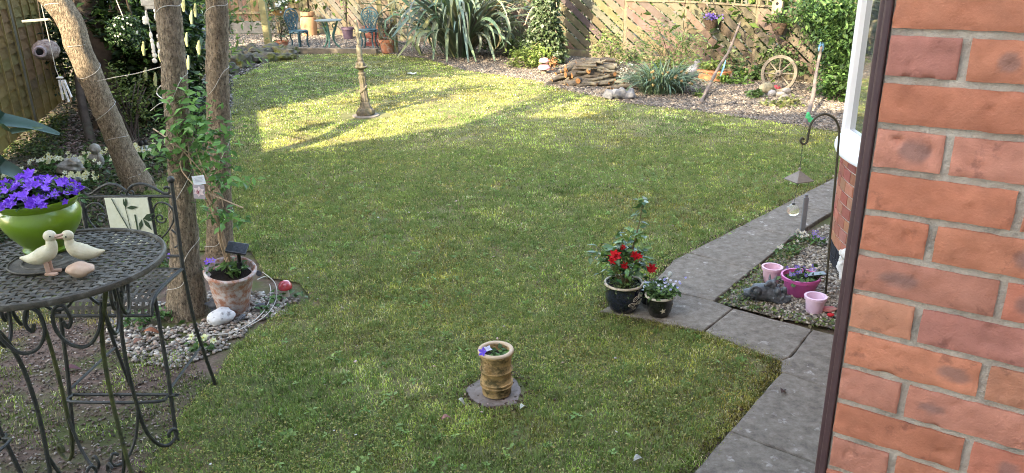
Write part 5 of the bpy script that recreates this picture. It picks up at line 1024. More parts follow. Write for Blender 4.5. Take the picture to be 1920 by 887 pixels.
b_ = Vector((G(1443, 578)[0], 4.12, .012)); d = thing('dragon_ornament', 'dark pewter sleeping dragon ornament with folded wing and fanned tail', 'ornament', b_)
mb = MB(); mb.tube(smoothpts([(-.12, .02, .04), (-.07, 0, .06), (0, 0, .06), (.06, -.01, .045), (.10, -.03, .03)], 4), [.03]*4+[.05]*4+[.055]*4+[.045]*4+[.02], 14); mb.ball((-.075, -.04, .085), (.03, .03, .032), rot=None); mb.ball((.02, -.02, .115), (.028, .025, .028)); mb.tube([(.0, -.03, .13), (-.035, -.06, .125)], [.018, .010], 10); mb.tube([(.035, -.01, .135), (.05, 0, .165)], [.010, .003], 8); mb.tube([(.01, 0, .135), (.015, .02, .165)], [.010, .003], 8)
for k in range(9): a = R(-165+k*20); mb.tube([(.07, -.05, .05), (.07+math.cos(a)*.055, -.055, .05+math.sin(a)*.045)], [.008, .011], 8)
mb.tube([(math.cos(2*PI*i/16)*.026-.09, -.055, .088+math.sin(2*PI*i/16)*.03) for i in range(16)], .008, 6, closed=True); mb.ball((.045, -.05, .085), (.02, .02, .024)); mb.ball((.085, -.045, .09), (.016, .016, .02))
for k in range(12): mb.ball((random.uniform(-.1, .08), random.uniform(-.05, .03), random.uniform(.05, .1)), random.uniform(.008, .018), 8, 5)
mb.build('dragon_body', M('pewter_paint', (.055, .065, .075), (.12, .135, .15), scale=30, rough=.45, bump=.5, metal=.2, c3=(.26, .28, .3), s3=40, t3=.64, w3=.03), d, remesh=.0035)
b_ = Vector((G(1568, 520)[0]+.03, 4.45, .014)); d = thing('lamb_ornament', 'white lamb ornament partly hidden by the brown corner trim', 'ornament', b_)
mb = MB(); mb.ball((0, 0, .08), (.045, .05, .06), rough=.15, rs=5); mb.ball((-.01, -.02, .16), (.034, .036, .036), rough=.15, rs=5); mb.ball((-.02, -.05, .152), (.018, .022, .018)); mb.ball((.025, -.01, .17), (.012, .01, .022)); mb.ball((-.042, -.01, .17), (.010, .01, .02))
for s_ in (-.025, .02): mb.tube([(s_, -.02, .05), (s_, -.04, 0)], [.016, .014], 8)
for k in range(30): v = Vector((random.gauss(0, 1), random.gauss(0, 1), random.gauss(0, 1))).normalized(); mb.ball((v.x*.042, v.y*.047, .085+v.z*.055), .013, 6, 4)
mb.build('lamb_body', M('white_stone_paint', (.6, .6, .58), (.72, .72, .7), scale=40, rough=.8, bump=.3), d, remesh=.004)
mb = MB(); mb.ball((0, 0, 0), (.05, .03, .012), 12, 7, rough=.3); o = mb.build('red_stone', M('red_stone_paint', (.5, .1, .12), (.4, .25, .2), scale=30, rough=.7), None, loc=Vector(G(1552, 588))+Vector((0, 0, .03))); props(o, 'small reddish pink stone in the gravel next to the lilac pink pot', 'stone')
mb = MB(); mb.ball((0, 0, 0), (.02, .015, .01), 10, 6, rough=.3); o = mb.build('red_petal', M('red_petal_tissue', (.5, .02, .03), rough=.6), None, loc=Vector(G(1556, 593))+Vector((-.02, -.05, .035))); props(o, 'fallen bright red petal clump low in the gravel bed corner', 'petal')
for (px, lb, n_) in [((1500, 452), 'white flowered plant at the tip of the little gravel bed', 12), ((1530, 458), 'small violet flowered plant close to the bay wall foot', 8), ((1475, 478), 'low creeping plant with a few white flowers midway along the path edge', 3)]:
    pansy(lb, G(*px, .01), n_, ((.6, .6, .55),) if 'white' in lb else ((.25, .2, .5),), .014, 90, .085, 'bed_flower', h=.06, ls=.03)
cb_ = Vector((1.86, 4.19, .0)); d = thing('crook_pole', 'black shepherd crook pole with a curled hook beside the bay window', 'hanging pole', cb_)
P = [AY(1550, 557, 4.19)*0+cb_, AY(1556, 450, 4.2), AY(1567, 330, 4.2), AY(1573, 258, 4.2), AY(1572, 236, 4.2), AY(1563, 221, 4.2), AY(1547, 214, 4.2), AY(1532, 219, 4.2), AY(1521, 232, 4.2), AY(1516, 250, 4.2), AY(1513, 266, 4.2), AY(1506, 270, 4.2), AY(1501, 265, 4.2), AY(1504, 259, 4.2), AY(1508, 262, 4.2)]
mb = MB(); mb.tube([p-cb_ for p in smoothpts(P, 5)], .0065, 9); mb.build('pole', M('mossy_black_metal', (.03, .03, .022), (.07, .065, .04), scale=30, rough=.6, bump=.2), d)
mb = MB(); mb.box((.055, 0, 0), (.11, .05, .008), Matrix.Rotation(R(-4), 3, 'Y')); o = mb.build('solar_panel', bpy.data.materials['solar_cell'], d, loc=AY(1527, 514, 4.17)-cb_+Vector((-.045, 0, 0)), bevel=.002, smooth=False)
hk = AY(1505, 270, 4.2); d = thing('hanging_lantern', 'small hanging lantern with a square pagoda roof and a clear glass ball', 'lantern', hk); rz_ = AY(1497, 330, 4.2)-hk
mb = MB()
for i in range(10): mb.tube([(0+math.cos(2*PI*j/8)*.004, math.sin(2*PI*j/8)*(.004 if i % 2 else .001), -.004-i*.0148+math.sin(2*PI*j/8)*.007) if i % 2 == 0 else (0, math.cos(2*PI*j/8)*.004, -.004-i*.0148+math.sin(2*PI*j/8)*.007) for j in range(8)], .0011, 4, closed=True)
mb.build('chain', iron, d)
mb = MB(); zr = -.15; 
V = [(0, 0, zr)]+[(sx*.012, sy*.012, zr-.012) for sx, sy in ((-1, -1), (1, -1), (1, 1), (-1, 1))]+[(sx*.058, sy*.058, zr-.055) for sx, sy in ((-1, -1), (1, -1), (1, 1), (-1, 1))]+[(sx*.05, sy*.05, zr-.062) for sx, sy in ((-1, -1), (1, -1), (1, 1), (-1, 1))]
V = [tuple(rotz(.35) @ Vector(v)) for v in V]; F = [(0, 1+i, 1+(i+1) % 4) for i in range(4)]+[(1+i, 5+i, 5+(i+1) % 4, 1+(i+1) % 4) for i in range(4)]+[(5+i, 9+i, 9+(i+1) % 4, 5+(i+1) % 4) for i in range(4)]+[(9, 10, 11, 12)]
mb.add(V, F); mb.ball((0, 0, zr+.008), .009, 8, 6); mb.build('lantern_roof', M('bronze_grey', (.17, .15, .13), (.24, .21, .18), scale=30, rough=.6, bump=.2), d, smooth=False)
mb = MB()
for sx, sy in ((-1, -1), (1, -1), (1, 1), (-1, 1)): mb.tube([rotz(.35)@Vector((sx*.04, sy*.04, zr-.06)), rotz(.35)@Vector((sx*.036, sy*.036, zr-.10))], .0012, 4)
mb.tube([(0, 0, zr-.06), (-.012, 0, zr-.2)], .0013, 4); mb.ball((-.012, 0, zr-.2), (.011, .011, .008), 8, 6); mb.build('wires', iron, d)
gg = bpy.data.materials.new('crackle_glass'); gg.use_nodes = True; q = gg.node_tree.nodes['Principled BSDF']; q.inputs['Base Color'].default_value = (.85, .88, .82, 1); q.inputs['Transmission Weight'].default_value = .8; q.inputs['Roughness'].default_value = .12; q.inputs['IOR'].default_value = 1.3
mb = MB(); mb.ball((-.012, 0, zr-.236), .036, 20, 14, rough=.04, rs=12); mb.build('glass_ball', gg, d)
b_ = Vector(G(1503, 446)); d = thing('metal_stake', 'flat grey metal stake standing in the bed behind the lantern', 'stake', b_); mb = MB(); mb.box((0, 0, .15), (.034, .018, .31)); mb.box((0, 0, .31), (.022, .012, .03)); mb.build('stake_body', M('grey_steel', (.12, .13, .15), (.17, .18, .2), scale=20, rough=.45, spec=.5), d, smooth=False, bevel=.004)

# ================================================================= back terrace: posts, chairs, table, pots
for (px, py, Y, tx, lb, wd_) in [(507, 102, 17.1, 491, 'thick sunlit pergola post at the left end of the terrace', .14), (716, 90, 17.75, 710, 'slim sunlit pergola post right of the second teal chair', .10), (741, 98, 17.05, 735, 'shaded mossy pergola post by the sword leaved plant', .13)]:
    b_ = Vector(G(px, py)); d = thing('pergola_post', lb, 'post', b_, 0, 'timber pergola posts'); tp_ = AY(tx, 0, Y)-b_; mb = MB(); k = 2.4/tp_.z; V = []
    for c_ in (Vector((0, 0, -.05)), tp_*k): V += [c_+Vector((a*wd_/2, b*wd_/2, 0)) for a, b in ((-1, -1), (1, -1), (1, 1), (-1, 1))]
    mb.add(V, [(3, 2, 1, 0), (4, 5, 6, 7)]+[(i, (i+1) % 4, (i+1) % 4+4, i+4) for i in range(4)]); mb.build('post_timber', M('green_treated_timber', (.16, .15, .07), (.24, .22, .12), scale=5, rough=.85, bump=.2, c3=(.2, .2, .1), s3=2, t3=.6), d, smooth=False, bevel=.006)
    if wd_ > .15: mb = MB(); mb.box((-.11, .02, .62), (.09, .12, 1.3)); mb.build('post_board', bpy.data.materials['green_treated_timber'], d, smooth=False, bevel=.006)
teal = M('teal_cast_iron', (.010, .050, .068), (.024, .085, .105), scale=20, rough=.5, spec=.5, bump=.3); tealg = M('green_cast_iron', (.03, .10, .085), (.09, .2, .17), scale=14, rough=.5, bump=.3); darkleg = M('dark_green_iron', (.012, .03, .035), (.03, .06, .06), scale=20, rough=.5)
def cast_chair(label, loc, rz):
    t = thing('cast_iron_chair', label, 'chair', loc, rz, 'teal cast iron bistro chairs on the terrace'); mb = MB()
    mb.lathe([(0, .42), (.19, .42), (.20, .432), (.19, .445), (0, .44)], 28); mb.build('seat', teal, t)
    for a, sp in ((45, 1), (135, 1), (-45, 1), (-135, 1)):
        u = Vector((math.cos(R(a)), math.sin(R(a)), 0)); l = MB(); l.tube(smoothpts([u*.15+Vector((0, 0, .42)), u*.19+Vector((0, 0, .33)), u*.16+Vector((0, 0, .2)), u*.2+Vector((0, 0, .07)), u*.26+Vector((0, 0, .0))], 4), [.022]*4+[.018]*8+[.013]*5, 8); l.build('leg', teal, t)
    mb = MB(); yb = .18
    out = [(-.10, .43), (-.12, .52), (-.15, .62), (-.19, .70), (-.17, .79), (-.10, .865), (0, .89), (.10, .865), (.17, .79), (.19, .70), (.15, .62), (.12, .52), (.10, .43)]; mb.tube([(x_, yb+.05*(z_-.43), z_) for x_, z_ in [(q.x, q.y) for q in smoothpts([(a_, b_, 0) for a_, b_ in out], 4)]], .016, 8)
    mb.tube([(0, yb, .43), (0, yb+.02, .86)], .014, 8)
    for (x_, z_, r_) in [(0, .80, .045), (-.085, .76, .05), (.085, .76, .05), (0, .70, .05), (-.10, .66, .04), (.10, .66, .04), (-.055, .60, .045), (.055, .60, .045), (0, .53, .05), (-.05, .475, .035), (.05, .475, .035), (-.13, .71, .03), (.13, .71, .03)]:
        mb.tube([(x_+r_*math.cos(2*PI*i/14), yb+.05*(z_-.43), z_+r_*math.sin(2*PI*i/14)) for i in range(14)], .011, 6, closed=True)
        mb.ball((x_+r_*.3, yb+.05*(z_-.43), z_), (r_*.6, .01, r_*.45), 8, 6)
    mb.build('backrest', teal, t); mb = MB()
    mb.tube([(.2*math.cos(2*PI*i/20), .2*math.sin(2*PI*i/20), .40+.012*math.cos(i*PI)) for i in range(20)], .015, 6, closed=True); mb.build('apron', teal, t); return t
cast_chair('teal cast iron chair on the left of the small table, turned sideways', (-4.62, 17.6, .01), R(55)); cast_chair('teal cast iron chair on the right of the small table, facing the lawn', (-3.08, 17.55, .01), R(-8))
b_ = Vector((-3.93, 17.55, .01)); d = thing('cast_iron_table', 'small round green cast iron bistro table between the teal chairs', 'table', b_); mb = MB(); mb.lathe([(0, .635), (.28, .635), (.3, .645), (.29, .66), (0, .66)], 32); mb.build('table_top', M('verdigris_top', (.09, .13, .12), (.17, .2, .19), scale=12, rough=.6, bump=.3), d)
for a in (-90, 30, 150):
    u = Vector((math.cos(R(a)), math.sin(R(a)), 0)); l = MB(); l.tube(smoothpts([u*.2+Vector((0, 0, .635)), u*.14+Vector((0, 0, .48)), u*.08+Vector((0, 0, .33)), u*.10+Vector((0, 0, .18)), u*.2+Vector((0, 0, .06)), u*.27], 4), [.02]*4+[.03]*6+[.02]*6+[.014]*5, 8); l.tube([u*(.12+.04*math.cos(i/12*2*PI))+Vector((0, 0, .52+.05*math.sin(i/12*2*PI))) for i in range(12)], .012, 6, closed=True); l.build('leg', tealg, d)
b_ = Vector((-5.28, 21.2, .0)); CPS = .72; mb = MB(); mb.lathe([(0, 0), (.26, 0), (.29, .03), (.31, .3), (.315, .56), (.29, .64), (.2, .69), (.2, .71), (.27, .725), (.28, .82), (.26, .86), (.2, .86), (.2, .7), (0, .7)], 30); d = thing('chimney_pot', 'tall buff orange terracotta chimney pot in the fence corner', 'chimney pot', b_); d.scale = (.68, .68, .72); mb.build('pot_body', M('orange_terracotta', (.27, .15, .08), (.33, .2, .115), scale=6, rough=.8, bump=.1), d); foliage('leaves', (0, 0, .9), (.2, .2, .08), 160, .07, [(.05, .04, .03), (.05, .08, .03)], parent=d, clumps=12, spread=.3)
def potplant(label, px, h, r_, cols, n_=260, lz=.35, mat=None, size=.09, plant_h=.55, pr=None, name='potted_shrub', stem=True):
    b_ = Vector(G(*px)); t = thing(name, label, 'potted plant', b_); mb = MB(); mb.lathe([(0, 0), (r_*.7, 0), (r_*.93, h*.78), (r_*1.05, h*.8), (r_*1.08, h), (r_*.95, h), (r_*.9, h*.85), (0, h*.85)], 26); mb.build('pot_body', mat or terra, t, ang=50)
    pr = pr or (.24, .22); foliage('foliage', (0, 0, h+plant_h*.5), (pr[0], pr[1], plant_h*.5), n_, size, cols, parent=t, clumps=26, spread=.22, zmin=h*.9, asp=.35)
    if stem:
        mb = MB()
        for k in range(5): a = random.uniform(0, 6.3); mb.tube([(0, 0, h*.8), (math.cos(a)*.04, math.sin(a)*.04, h+plant_h*.4), (math.cos(a)*.12, math.sin(a)*.12, h+plant_h*.8)], .008, 5)
        mb.build('stems', darkbark, t)
    return t
potplant('dark twiggy plant in a terracotta pot beside the left pergola post', (529, 91), .18, .16, [(.04, .06, .03), (.10, .12, .06), (.2, .18, .1)], 360, plant_h=.55, pr=(.28, .25))
potplant('grey leaved plant in a terracotta pot between the two right pergola posts', (727, 99), .28, .17, [(.05, .08, .05), (.12, .13, .10), (.18, .14, .1)], 420, plant_h=.55, pr=(.22, .2))
potplant('tall thin climber in a small purple pot against the fence', (653, 74), .30, .15, [(.06, .12, .03), (.12, .2, .05)], 260, mat=M('purple_pot', (.09, .06, .09), (.13, .09, .12), scale=8, rough=.6), plant_h=1.5, pr=(.12, .1))
b_ = Vector((-3.0, 18.35, 0)); mb = MB()
for j in range(5):
    for i in range(3): mb.box((-.2+.2*i+(.1 if j % 2 else 0), 0, .05+j*.095), (.19, .3, .085), jit=.004, col=tuple(x*random.uniform(.8, 1.1) for x in (.3, .13, .1)))
o = mb.build('brick_stack', baybrickm, None, smooth=False, loc=b_, bevel=.004); props(o, 'low stack of dark red bricks behind the right teal chair', 'brick stack')
b_ = Vector((-5.25, 18.4, .85)); d = thing('hanging_basket', 'coir lined hanging basket with white flowers above the left teal chair', 'hanging basket', b_); mb = MB(); mb.lathe([(0, -.16), (.1, -.13), (.17, 0), (.16, 0), (0, -.03)], 20, wob=.1); mb.build('basket_bowl', M('coir', (.32, .18, .07), (.42, .26, .12), scale=30, rough=1, bump=.8), d)
foliage('leaves', (0, 0, .1), (.24, .2, .16), 400, .07, [(.04, .08, .03), (.1, .14, .06)], parent=d, clumps=20, spread=.25, zmin=-9); mb = MB()
for i in range(26): flower(mb, (random.gauss(0.05, .16), -.12+random.gauss(0, .1), .12+random.gauss(0, .08)), (0, -1, .5), .03, 5, (.62, .64, .62))
for a in (0, 2.1, 4.2): mb.tube([(.16*math.cos(a), .16*math.sin(a), 0), (0, 0, .7)], .006, 4, col=(.1, .1, .1))
mb.build('blossom', petalm, d, smooth=False)
mb = MB(); ga, gb = Vector(G(552, 99)), Vector(G(708, 101)); dd_ = gb-ga; mb.box((0, 0, .05), (dd_.length, .09, .13), jit=.006); o = mb.build('timber_edging', M('dark_timber', (.12, .10, .08), (.2, .17, .13), scale=9, rough=.9, bump=.4), None, smooth=False, loc=(ga+gb)/2, bevel=.01); o.rotation_euler = (0, 0, math.atan2(dd_.y, dd_.x)); props(o, 'long dark timber edging board between terrace gravel and lawn', 'edging board')
rockm = M('mossy_rock', (.06, .055, .045), (.13, .12, .1), scale=7, rough=.95, bump=.8, c3=(.12, .13, .03), s3=5, t3=.55, w3=.08)
rp = [(436, 122, .3), (452, 128, .24), (470, 118, .28), (486, 112, .3), (500, 116, .22), (516, 106, .3), (532, 108, .26), (546, 101, .22), (448, 112, .3), (466, 106, .26), (500, 104, .26), (428, 138, .24), (520, 114, .18), (540, 112, .16)]
for i, (px, py, s_) in enumerate(rp):
    mb = MB(); mb.ball((0, 0, 0), (s_*random.uniform(.9, 1.2), s_*.7, s_*random.uniform(.5, .75)), 18, 12, rough=.75, rs=1.9); o = mb.build('edging_rock', rockm, None, loc=Vector(G(px, py))+Vector((0, 0, s_*.2))); o.rotation_euler = (0, 0, random.uniform(0, 6)); props(o, 'dark mossy rock in the rough stone edging of the terrace', 'rock', 'dark rocks edging the terrace')
mb = MB(); mb.ball((0, 0, .05), (.09, .07, .06), 12, 8, rough=.4); o = mb.build('pale_stone', M('pale_stone_face', (.5, .5, .52), rough=.8), None, loc=G(443, 60)); props(o, 'single pale stone lying by the concrete gravel board', 'stone')

# ================================================================= phormium
pb_ = Vector((-1.0, 16.1, 0)); d = thing('flax_plant', 'huge arching grey green sword leaved flax clump in front of the fence', 'plant', pb_); mb = MB()
for k in range(230):
    az = random.uniform(0, 2*PI); up = random.random(); L_ = random.uniform(1.5, 2.6); col = random.choice([(.09, .14, .09), (.13, .18, .11), (.16, .21, .12), (.07, .11, .07), (.19, .23, .16), (.2, .21, .1)])
    strap(mb, (math.cos(az)*random.uniform(.03, .28), math.sin(az)*random.uniform(.03, .25), 0), az, L_, random.uniform(.05, .085), random.uniform(75, 165) if up > .35 else random.uniform(20, 60), tuple(c*random.uniform(.8, 1.2) for c in col), rise=random.uniform(48, 88), seg=12, twist=random.uniform(-1.2, 1.2), kink=random.choice([None, .45, .55, .65]))
for (x0, y0_, x1, y1, c_) in [(800, 45, 745, 108, (.3, .3, .12)), (860, 20, 893, 128, (.2, .28, .16)), (865, 10, 878, 118, (.17, .26, .22)), (838, 30, 838, 124, (.16, .22, .13)), (905, 40, 928, 118, (.2, .28, .2)), (900, 40, 958, 84, (.17, .25, .17)), (820, 40, 812, 112, (.15, .22, .13)), (780, 20, 735, 70, (.12, .18, .14))]:
    P = [Vector((0, 0, .05)), AY((860+x0)/2, min(y0_, 20)-30, 15.9)-pb_, AY(x0, y0_, 15.6)-pb_, AY((x0*.4+x1*.6), y0_*.45+y1*.55, 15.3)-pb_, AY(x1, y1, 15.0)-pb_]; P[4].z = max(P[4].z, .03); strapto(mb, P, .085, c_)
mb.build('leaves', strapm, d)
shrub('low_shrub', 'dark low shrub under the right side of the big flax', 'shrub', (.1, 16.0, 0), (.1, 16.1, .22), (.55, .4, .24), 1500, .06, [(.03, .06, .02), (.06, .11, .03)], clumps=30)
# ivy pillar
ib = Vector((.72, 14.75, 0)); d = thing('ivy_pillar', 'tall pergola post completely wrapped in pale grey green ivy', 'ivy post', ib); mb = MB(); mb.box((0, 0, 1.2), (.14, .14, 2.4)); mb.build('post_timber', postwood, d, smooth=False)
x = RNG.uniform(0, 2*PI, 7000); z = RNG.uniform(0, 2.3, 7000); rr = .20+.07*np.sin(z*5)*np.cos(x*2)+RNG.normal(0, .035, 7000); bul = np.interp(z, [0, .4, 1.2, 1.9, 2.3], [1.3, 1.15, 1.0, 1.15, 1.3]); c_ = np.c_[np.cos(x)*rr*bul-.03, np.sin(x)*rr*bul, z]; nn_ = np.c_[np.cos(x), np.sin(x), np.zeros(7000)-.4]
V, T = leaf_geo(c_, .075*RNG.uniform(.6, 1.25, 7000), .85, nrm=nn_); tri_mesh('ivy', V, T, leafm, np.repeat(palette(7000, [(.13, .18, .10), (.08, .13, .06), (.2, .25, .16), (.05, .08, .03)], .2), 5, 0), d)
mb = MB(); 
for k in range(12): z_ = random.uniform(.3, 1.8); a = random.uniform(2.2, 5.2); mb.tube(smoothpts([(0, -.1, z_), (math.cos(a)*.3, -.2, z_+random.uniform(-.1, .1)), (math.cos(a)*.45, -.22, z_-random.uniform(.1, .3))], 3), .008, 4)
mb.build('stems', drym, d)
shrub('bright_groundcover', 'bright yellow green sunlit plant spilling at the foot of the ivy post', 'plant', (.45, 14.4, 0), (.42, 14.35, .16), (.42, .32, .2), 1500, .065, [(.17, .24, .06), (.12, .19, .04), (.24, .29, .09)], clumps=30, stems=4)
shrub('sunny_bush', 'small sunlit bush with pale leaves behind the log pile', 'shrub', (1.75, 13.9, 0), (1.75, 13.9, .32), (.32, .25, .36), 900, .06, [(.16, .24, .07), (.24, .28, .1), (.12, .19, .05)], clumps=30)
shrub('grassy_bush', 'feathery green bush behind the strap leaved tussock', 'shrub', (2.6, 12.9, 0), (2.55, 12.9, .4), (.55, .35, .42), 1800, .075, [(.10, .18, .05), (.17, .24, .08)], clumps=46, asp=.25, up=.5)
shrub('silver_plant', 'pale silvery twiggy plant left of the strap leaved tussock', 'plant', (1.85, 12.1, 0), (1.85, 12.1, .16), (.14, .12, .18), 300, .045, [(.4, .4, .33), (.32, .32, .26)], clumps=12, up=.6)
# pink mushroom ornament
mz = Vector(G(1020, 138)); d = thing('mushroom_ornament', 'double pink toadstool ornament at the foot of the ivy post', 'ornament', mz); mb = MB(); mb.lathe([(0, 0), (.05, 0), (.045, .08), (0, .08)], 14); mb.tube([(0, 0, .1), (0, 0, .2)], .025, 8); mb.build('stem', pal, d)
mb = MB(); mb.lathe([(0, .07), (.10, .075), (.11, .10), (.08, .15), (0, .165)], 18); mb.lathe([(0, .19), (.085, .195), (.09, .215), (.065, .26), (0, .27)], 18); mb.build('cap', M('pink_paint', (.6, .22, .26), (.66, .34, .36), scale=20, rough=.5), d)
shrub('orange_plant', 'small plant with dry orange leaves between toadstool and log pile', 'plant', G(1033, 132), Vector(G(1033, 132))+Vector((0, 0, .13)), (.1, .08, .12), 70, .07, [(.5, .22, .1), (.55, .3, .14)], clumps=8)

# ================================================================= log pile
logb = M('log_bark', (.06, .05, .04), (.13, .11, .085), scale=8, rough=.95, bump=.7, bscale=40, c3=(.15, .145, .11), s3=5, t3=.6); logend = M('cut_wood', (.30, .13, .05), (.38, .2, .09), scale=30, rough=.9, bump=.3)
lc = Vector((1.38, 12.25, 0)); rnd = random.Random(5)
def log(x0, y0, z, L_, r_, az, el, group='logs and branches heaped in the log pile', lb='cut branch log with bark in the heaped log pile'):
    mb = MB(); u = Vector((math.cos(az)*math.cos(el), math.sin(az)*math.cos(el), math.sin(el))); P = [u*(-L_/2), u*(-L_/6)+Vector((0, rnd.uniform(-.03, .03), rnd.uniform(-.01, .03))), u*(L_/6)+Vector((0, rnd.uniform(-.03, .03), rnd.uniform(-.02, .02))), u*(L_/2)]
    PP = smoothpts(P, 3); mb.tube(PP, list(np.linspace(r_*1.08, r_*.85, len(PP))), 11, capm=1, wob=.06); o = mb.build('log', [logb, logend], None, loc=(x0, y0, z)); props(o, lb, 'log', group)
base = [Vector(G(px, py)) for px, py in ((1150, 178), (1110, 168), (1130, 160), (1090, 160), (1120, 148))]
for (px, py, z, L_, r_, az, el) in [(1125, 178, .05, .75, .045, -22, 3), (1103, 172, .09, .8, .05, -24, 4), (1120, 168, .14, .75, .05, -10, -8), (1104, 162, .19, .7, .055, 12, 8), (1112, 156, .24, .75, .06, 4, 5), (1128, 148, .27, .7, .05, -40, -22), (1118, 142, .32, .6, .05, -18, 0), (1100, 142, .30, .5, .05, 16, 0), (1110, 136, .36, .7, .045, -6, -2), (1085, 138, .34, .45, .05, 20, 4), (1108, 130, .41, .75, .055, 3, 0), (1118, 124, .45, .65, .055, 2, -4), (1095, 120, .47, .5, .045, -14, 8), (1080, 126, .42, .45, .045, 40, 10), (1140, 158, .14, .5, .045, -8, 0), (1150, 164, .1, .45, .04, -30, 0), (1090, 180, .04, .5, .04, -25, 0), (1135, 132, .36, .5, .045, -60, -10), (1125, 116, .50, .5, .04, 8, 0), (1090, 150, .24, .4, .045, 70, 0), (1100, 134, .36, .25, .055, -80, 4), (1146, 140, .26, .45, .035, -20, 4)]:
    yy = 12.15-.4*rnd.random()+.5*z; p = AY(px, py-(2 if z > .1 else 0), 12.05+z*.7); log(p.x, p.y, max(p.z, r_), L_, r_*.85, R(az), R(el))
    p = AY(px+rnd.uniform(-16, 16), py-rnd.uniform(0, 6), 12.3+z*.8); log(p.x, p.y, max(p.z, r_), L_*.8, r_*.7, R(az+rnd.uniform(-25, 25)), R(el)); p = AY(px+rnd.uniform(-22, 22), py-rnd.uniform(-4, 8), 11.98+z*.7); log(p.x, p.y, max(p.z, r_), L_*rnd.uniform(.5, .9), r_*.45, R(az+rnd.uniform(-35, 35)), R(el+rnd.uniform(-8, 12)))
for k in range(26):
    px = 1060+rnd.uniform(-18, 34); py = 128+rnd.uniform(0, 44); f_ = (py-128)/44; px = px+(1-f_)*22-14*f_; p = AY(px, py, 12.3+(.3*(1-f_))); log(p.x, p.y, max(.02, p.z), rnd.uniform(.3, .6), rnd.uniform(.013, .026), R(rnd.uniform(10, 60)), R(rnd.uniform(0, 30)), 'thin sticks at the left of the log pile', 'thin grey stick in the loose brush at the left of the log pile')
for k in range(6): p = Vector(G(1165+rnd.uniform(-12, 22), 160+rnd.uniform(-8, 10))); log(p.x, p.y, .03, rnd.uniform(.4, .8), .018, R(rnd.uniform(-25, 15)), 0, 'loose branches right of the log pile', 'thin loose branch lying on the gravel right of the log pile')
mb = MB(); mb.ball((0, 0, .0), (.42, .42, .34), 20, 10, rough=.3); o = mb.build('brush_heap', M('dark_brush', (.06, .045, .03), (.12, .09, .06), scale=30, rough=1, bump=1), None, loc=(1.45, 12.75, .02)); props(o, 'dark packed core of the log pile', 'brush pile')
b_ = Vector(G(1163, 186)); d = thing('stone_figure', 'low blue grey carved stone figure at the lawn edge right of the logs', 'ornament', b_); mb = MB()
for i in range(12): mb.ball((random.uniform(-.2, .22), random.uniform(-.05, .05), random.uniform(.03, .12)), (random.uniform(.04, .07), .05, random.uniform(.04, .08)), 10, 7, rough=.4)
mb.tube([(-.2, 0, .02), (-.17, 0, .14)], [.06, .04], 10); mb.build('figure_body', M('blue_grey_stone', (.08, .09, .105), (.19, .19, .2), scale=12, rough=.9, bump=.6), d, remesh=.014)

# ================================================================= tussock, stick, trough, bird, wheel
nb_ = Vector((2.22, 11.35, 0)); d = thing('strap_leaf_tussock', 'dense blue green daffodil like tussock of arching leaves with withered buff flowers', 'plant', nb_); mb = MB()
for k in range(420):
    az = random.uniform(0, 2*PI); rr = random.random()**.6*.42; strap(mb, (math.cos(az)*rr*.75, math.sin(az)*rr*.6, 0), az+random.gauss(0, .5), random.uniform(.4, .66), .017, random.uniform(60, 170), random.choice([(.08, .15, .09), (.12, .19, .11), (.06, .11, .07), (.16, .22, .12)]), rise=random.uniform(45, 85), seg=6, twist=random.uniform(-1, 1))
mb.build('leaves', strapm, d); mb = MB()
for k in range(20): a = random.uniform(0, 6.3); p = Vector((random.gauss(0, .3), -.25+random.gauss(0, .15), random.uniform(.12, .34))); mb = MB(); mb.ball(p, (.022, .015, .018), 8, 5, rough=.6, col=random.choice([(.36, .28, .12), (.3, .21, .1)])); mb.build('withered_flower', petalm, d)
stickm = M('driftwood', (.12, .095, .08), (.19, .155, .135), scale=10, rough=.9, bump=.6, stretch=(1, 1, .3))
def stick(label, P, r_): b_ = Vector(P[0]); d = thing('leaning_stick', label, 'stick', b_, 0, 'knobbly grey sticks leaning in the gravel'); mb = MB(); PP = smoothpts([Vector(p)-b_ for p in P], 5); mb.tube(PP, [r_*(1-.35*i/len(PP))*(1+.15*math.sin(i*2.1)) for i in range(len(PP))], 9, wob=.12); mb.build('stick_shaft', stickm, d); return d, b_
d, b_ = stick('knobbly stick leaning left to right with a blue ribbon halfway up', [G(1313, 194), AY(1330, 160, 11.2), AY(1350, 122, 11.7), AY(1367, 95, 12.1), AY(1388, 42, 12.9)], .026)
mb = MB(); P = [AY(1356, 112, 11.7), AY(1352, 126, 11.7), AY(1346, 142, 11.7)]; mb.tube([p-b_-Vector((-.03, .03, 0)) for p in P], [.012, .045, .03], 8, flat=.2); mb.build('ribbon', M('blue_cloth', (.10, .28, .5), (.2, .4, .6), scale=20, rough=.7), d)
d, b_ = stick('knobbly stick near the climber with a blue cap and a green figure at its foot', [G(1508, 233), AY(1522, 190, 9.6), AY(1530, 140, 10.2), AY(1540, 88, 10.8)], .028)
mb = MB(); mb.tube([AY(1539, 94, 10.8)-b_, AY(1541, 83, 10.9)-b_], [.035, .04], 8); mb.build('blue_cap', bpy.data.materials['blue_cloth'], d)
gf = Vector(G(1516, 229)); d = thing('frog_figure', 'small bright green figure at the foot of the right hand stick', 'ornament', gf); mb = MB(); mb.tube([(0, 0, 0), (-.01, 0, .05), (-.02, 0, .12)], [.05, .04, .015], 10); mb.ball((.02, -.01, .03), (.05, .03, .025), 10, 6); mb.build('figure_body', M('bright_green_paint', (.02, .28, .10), (.04, .4, .16), scale=30, rough=.4), d, remesh=.006)
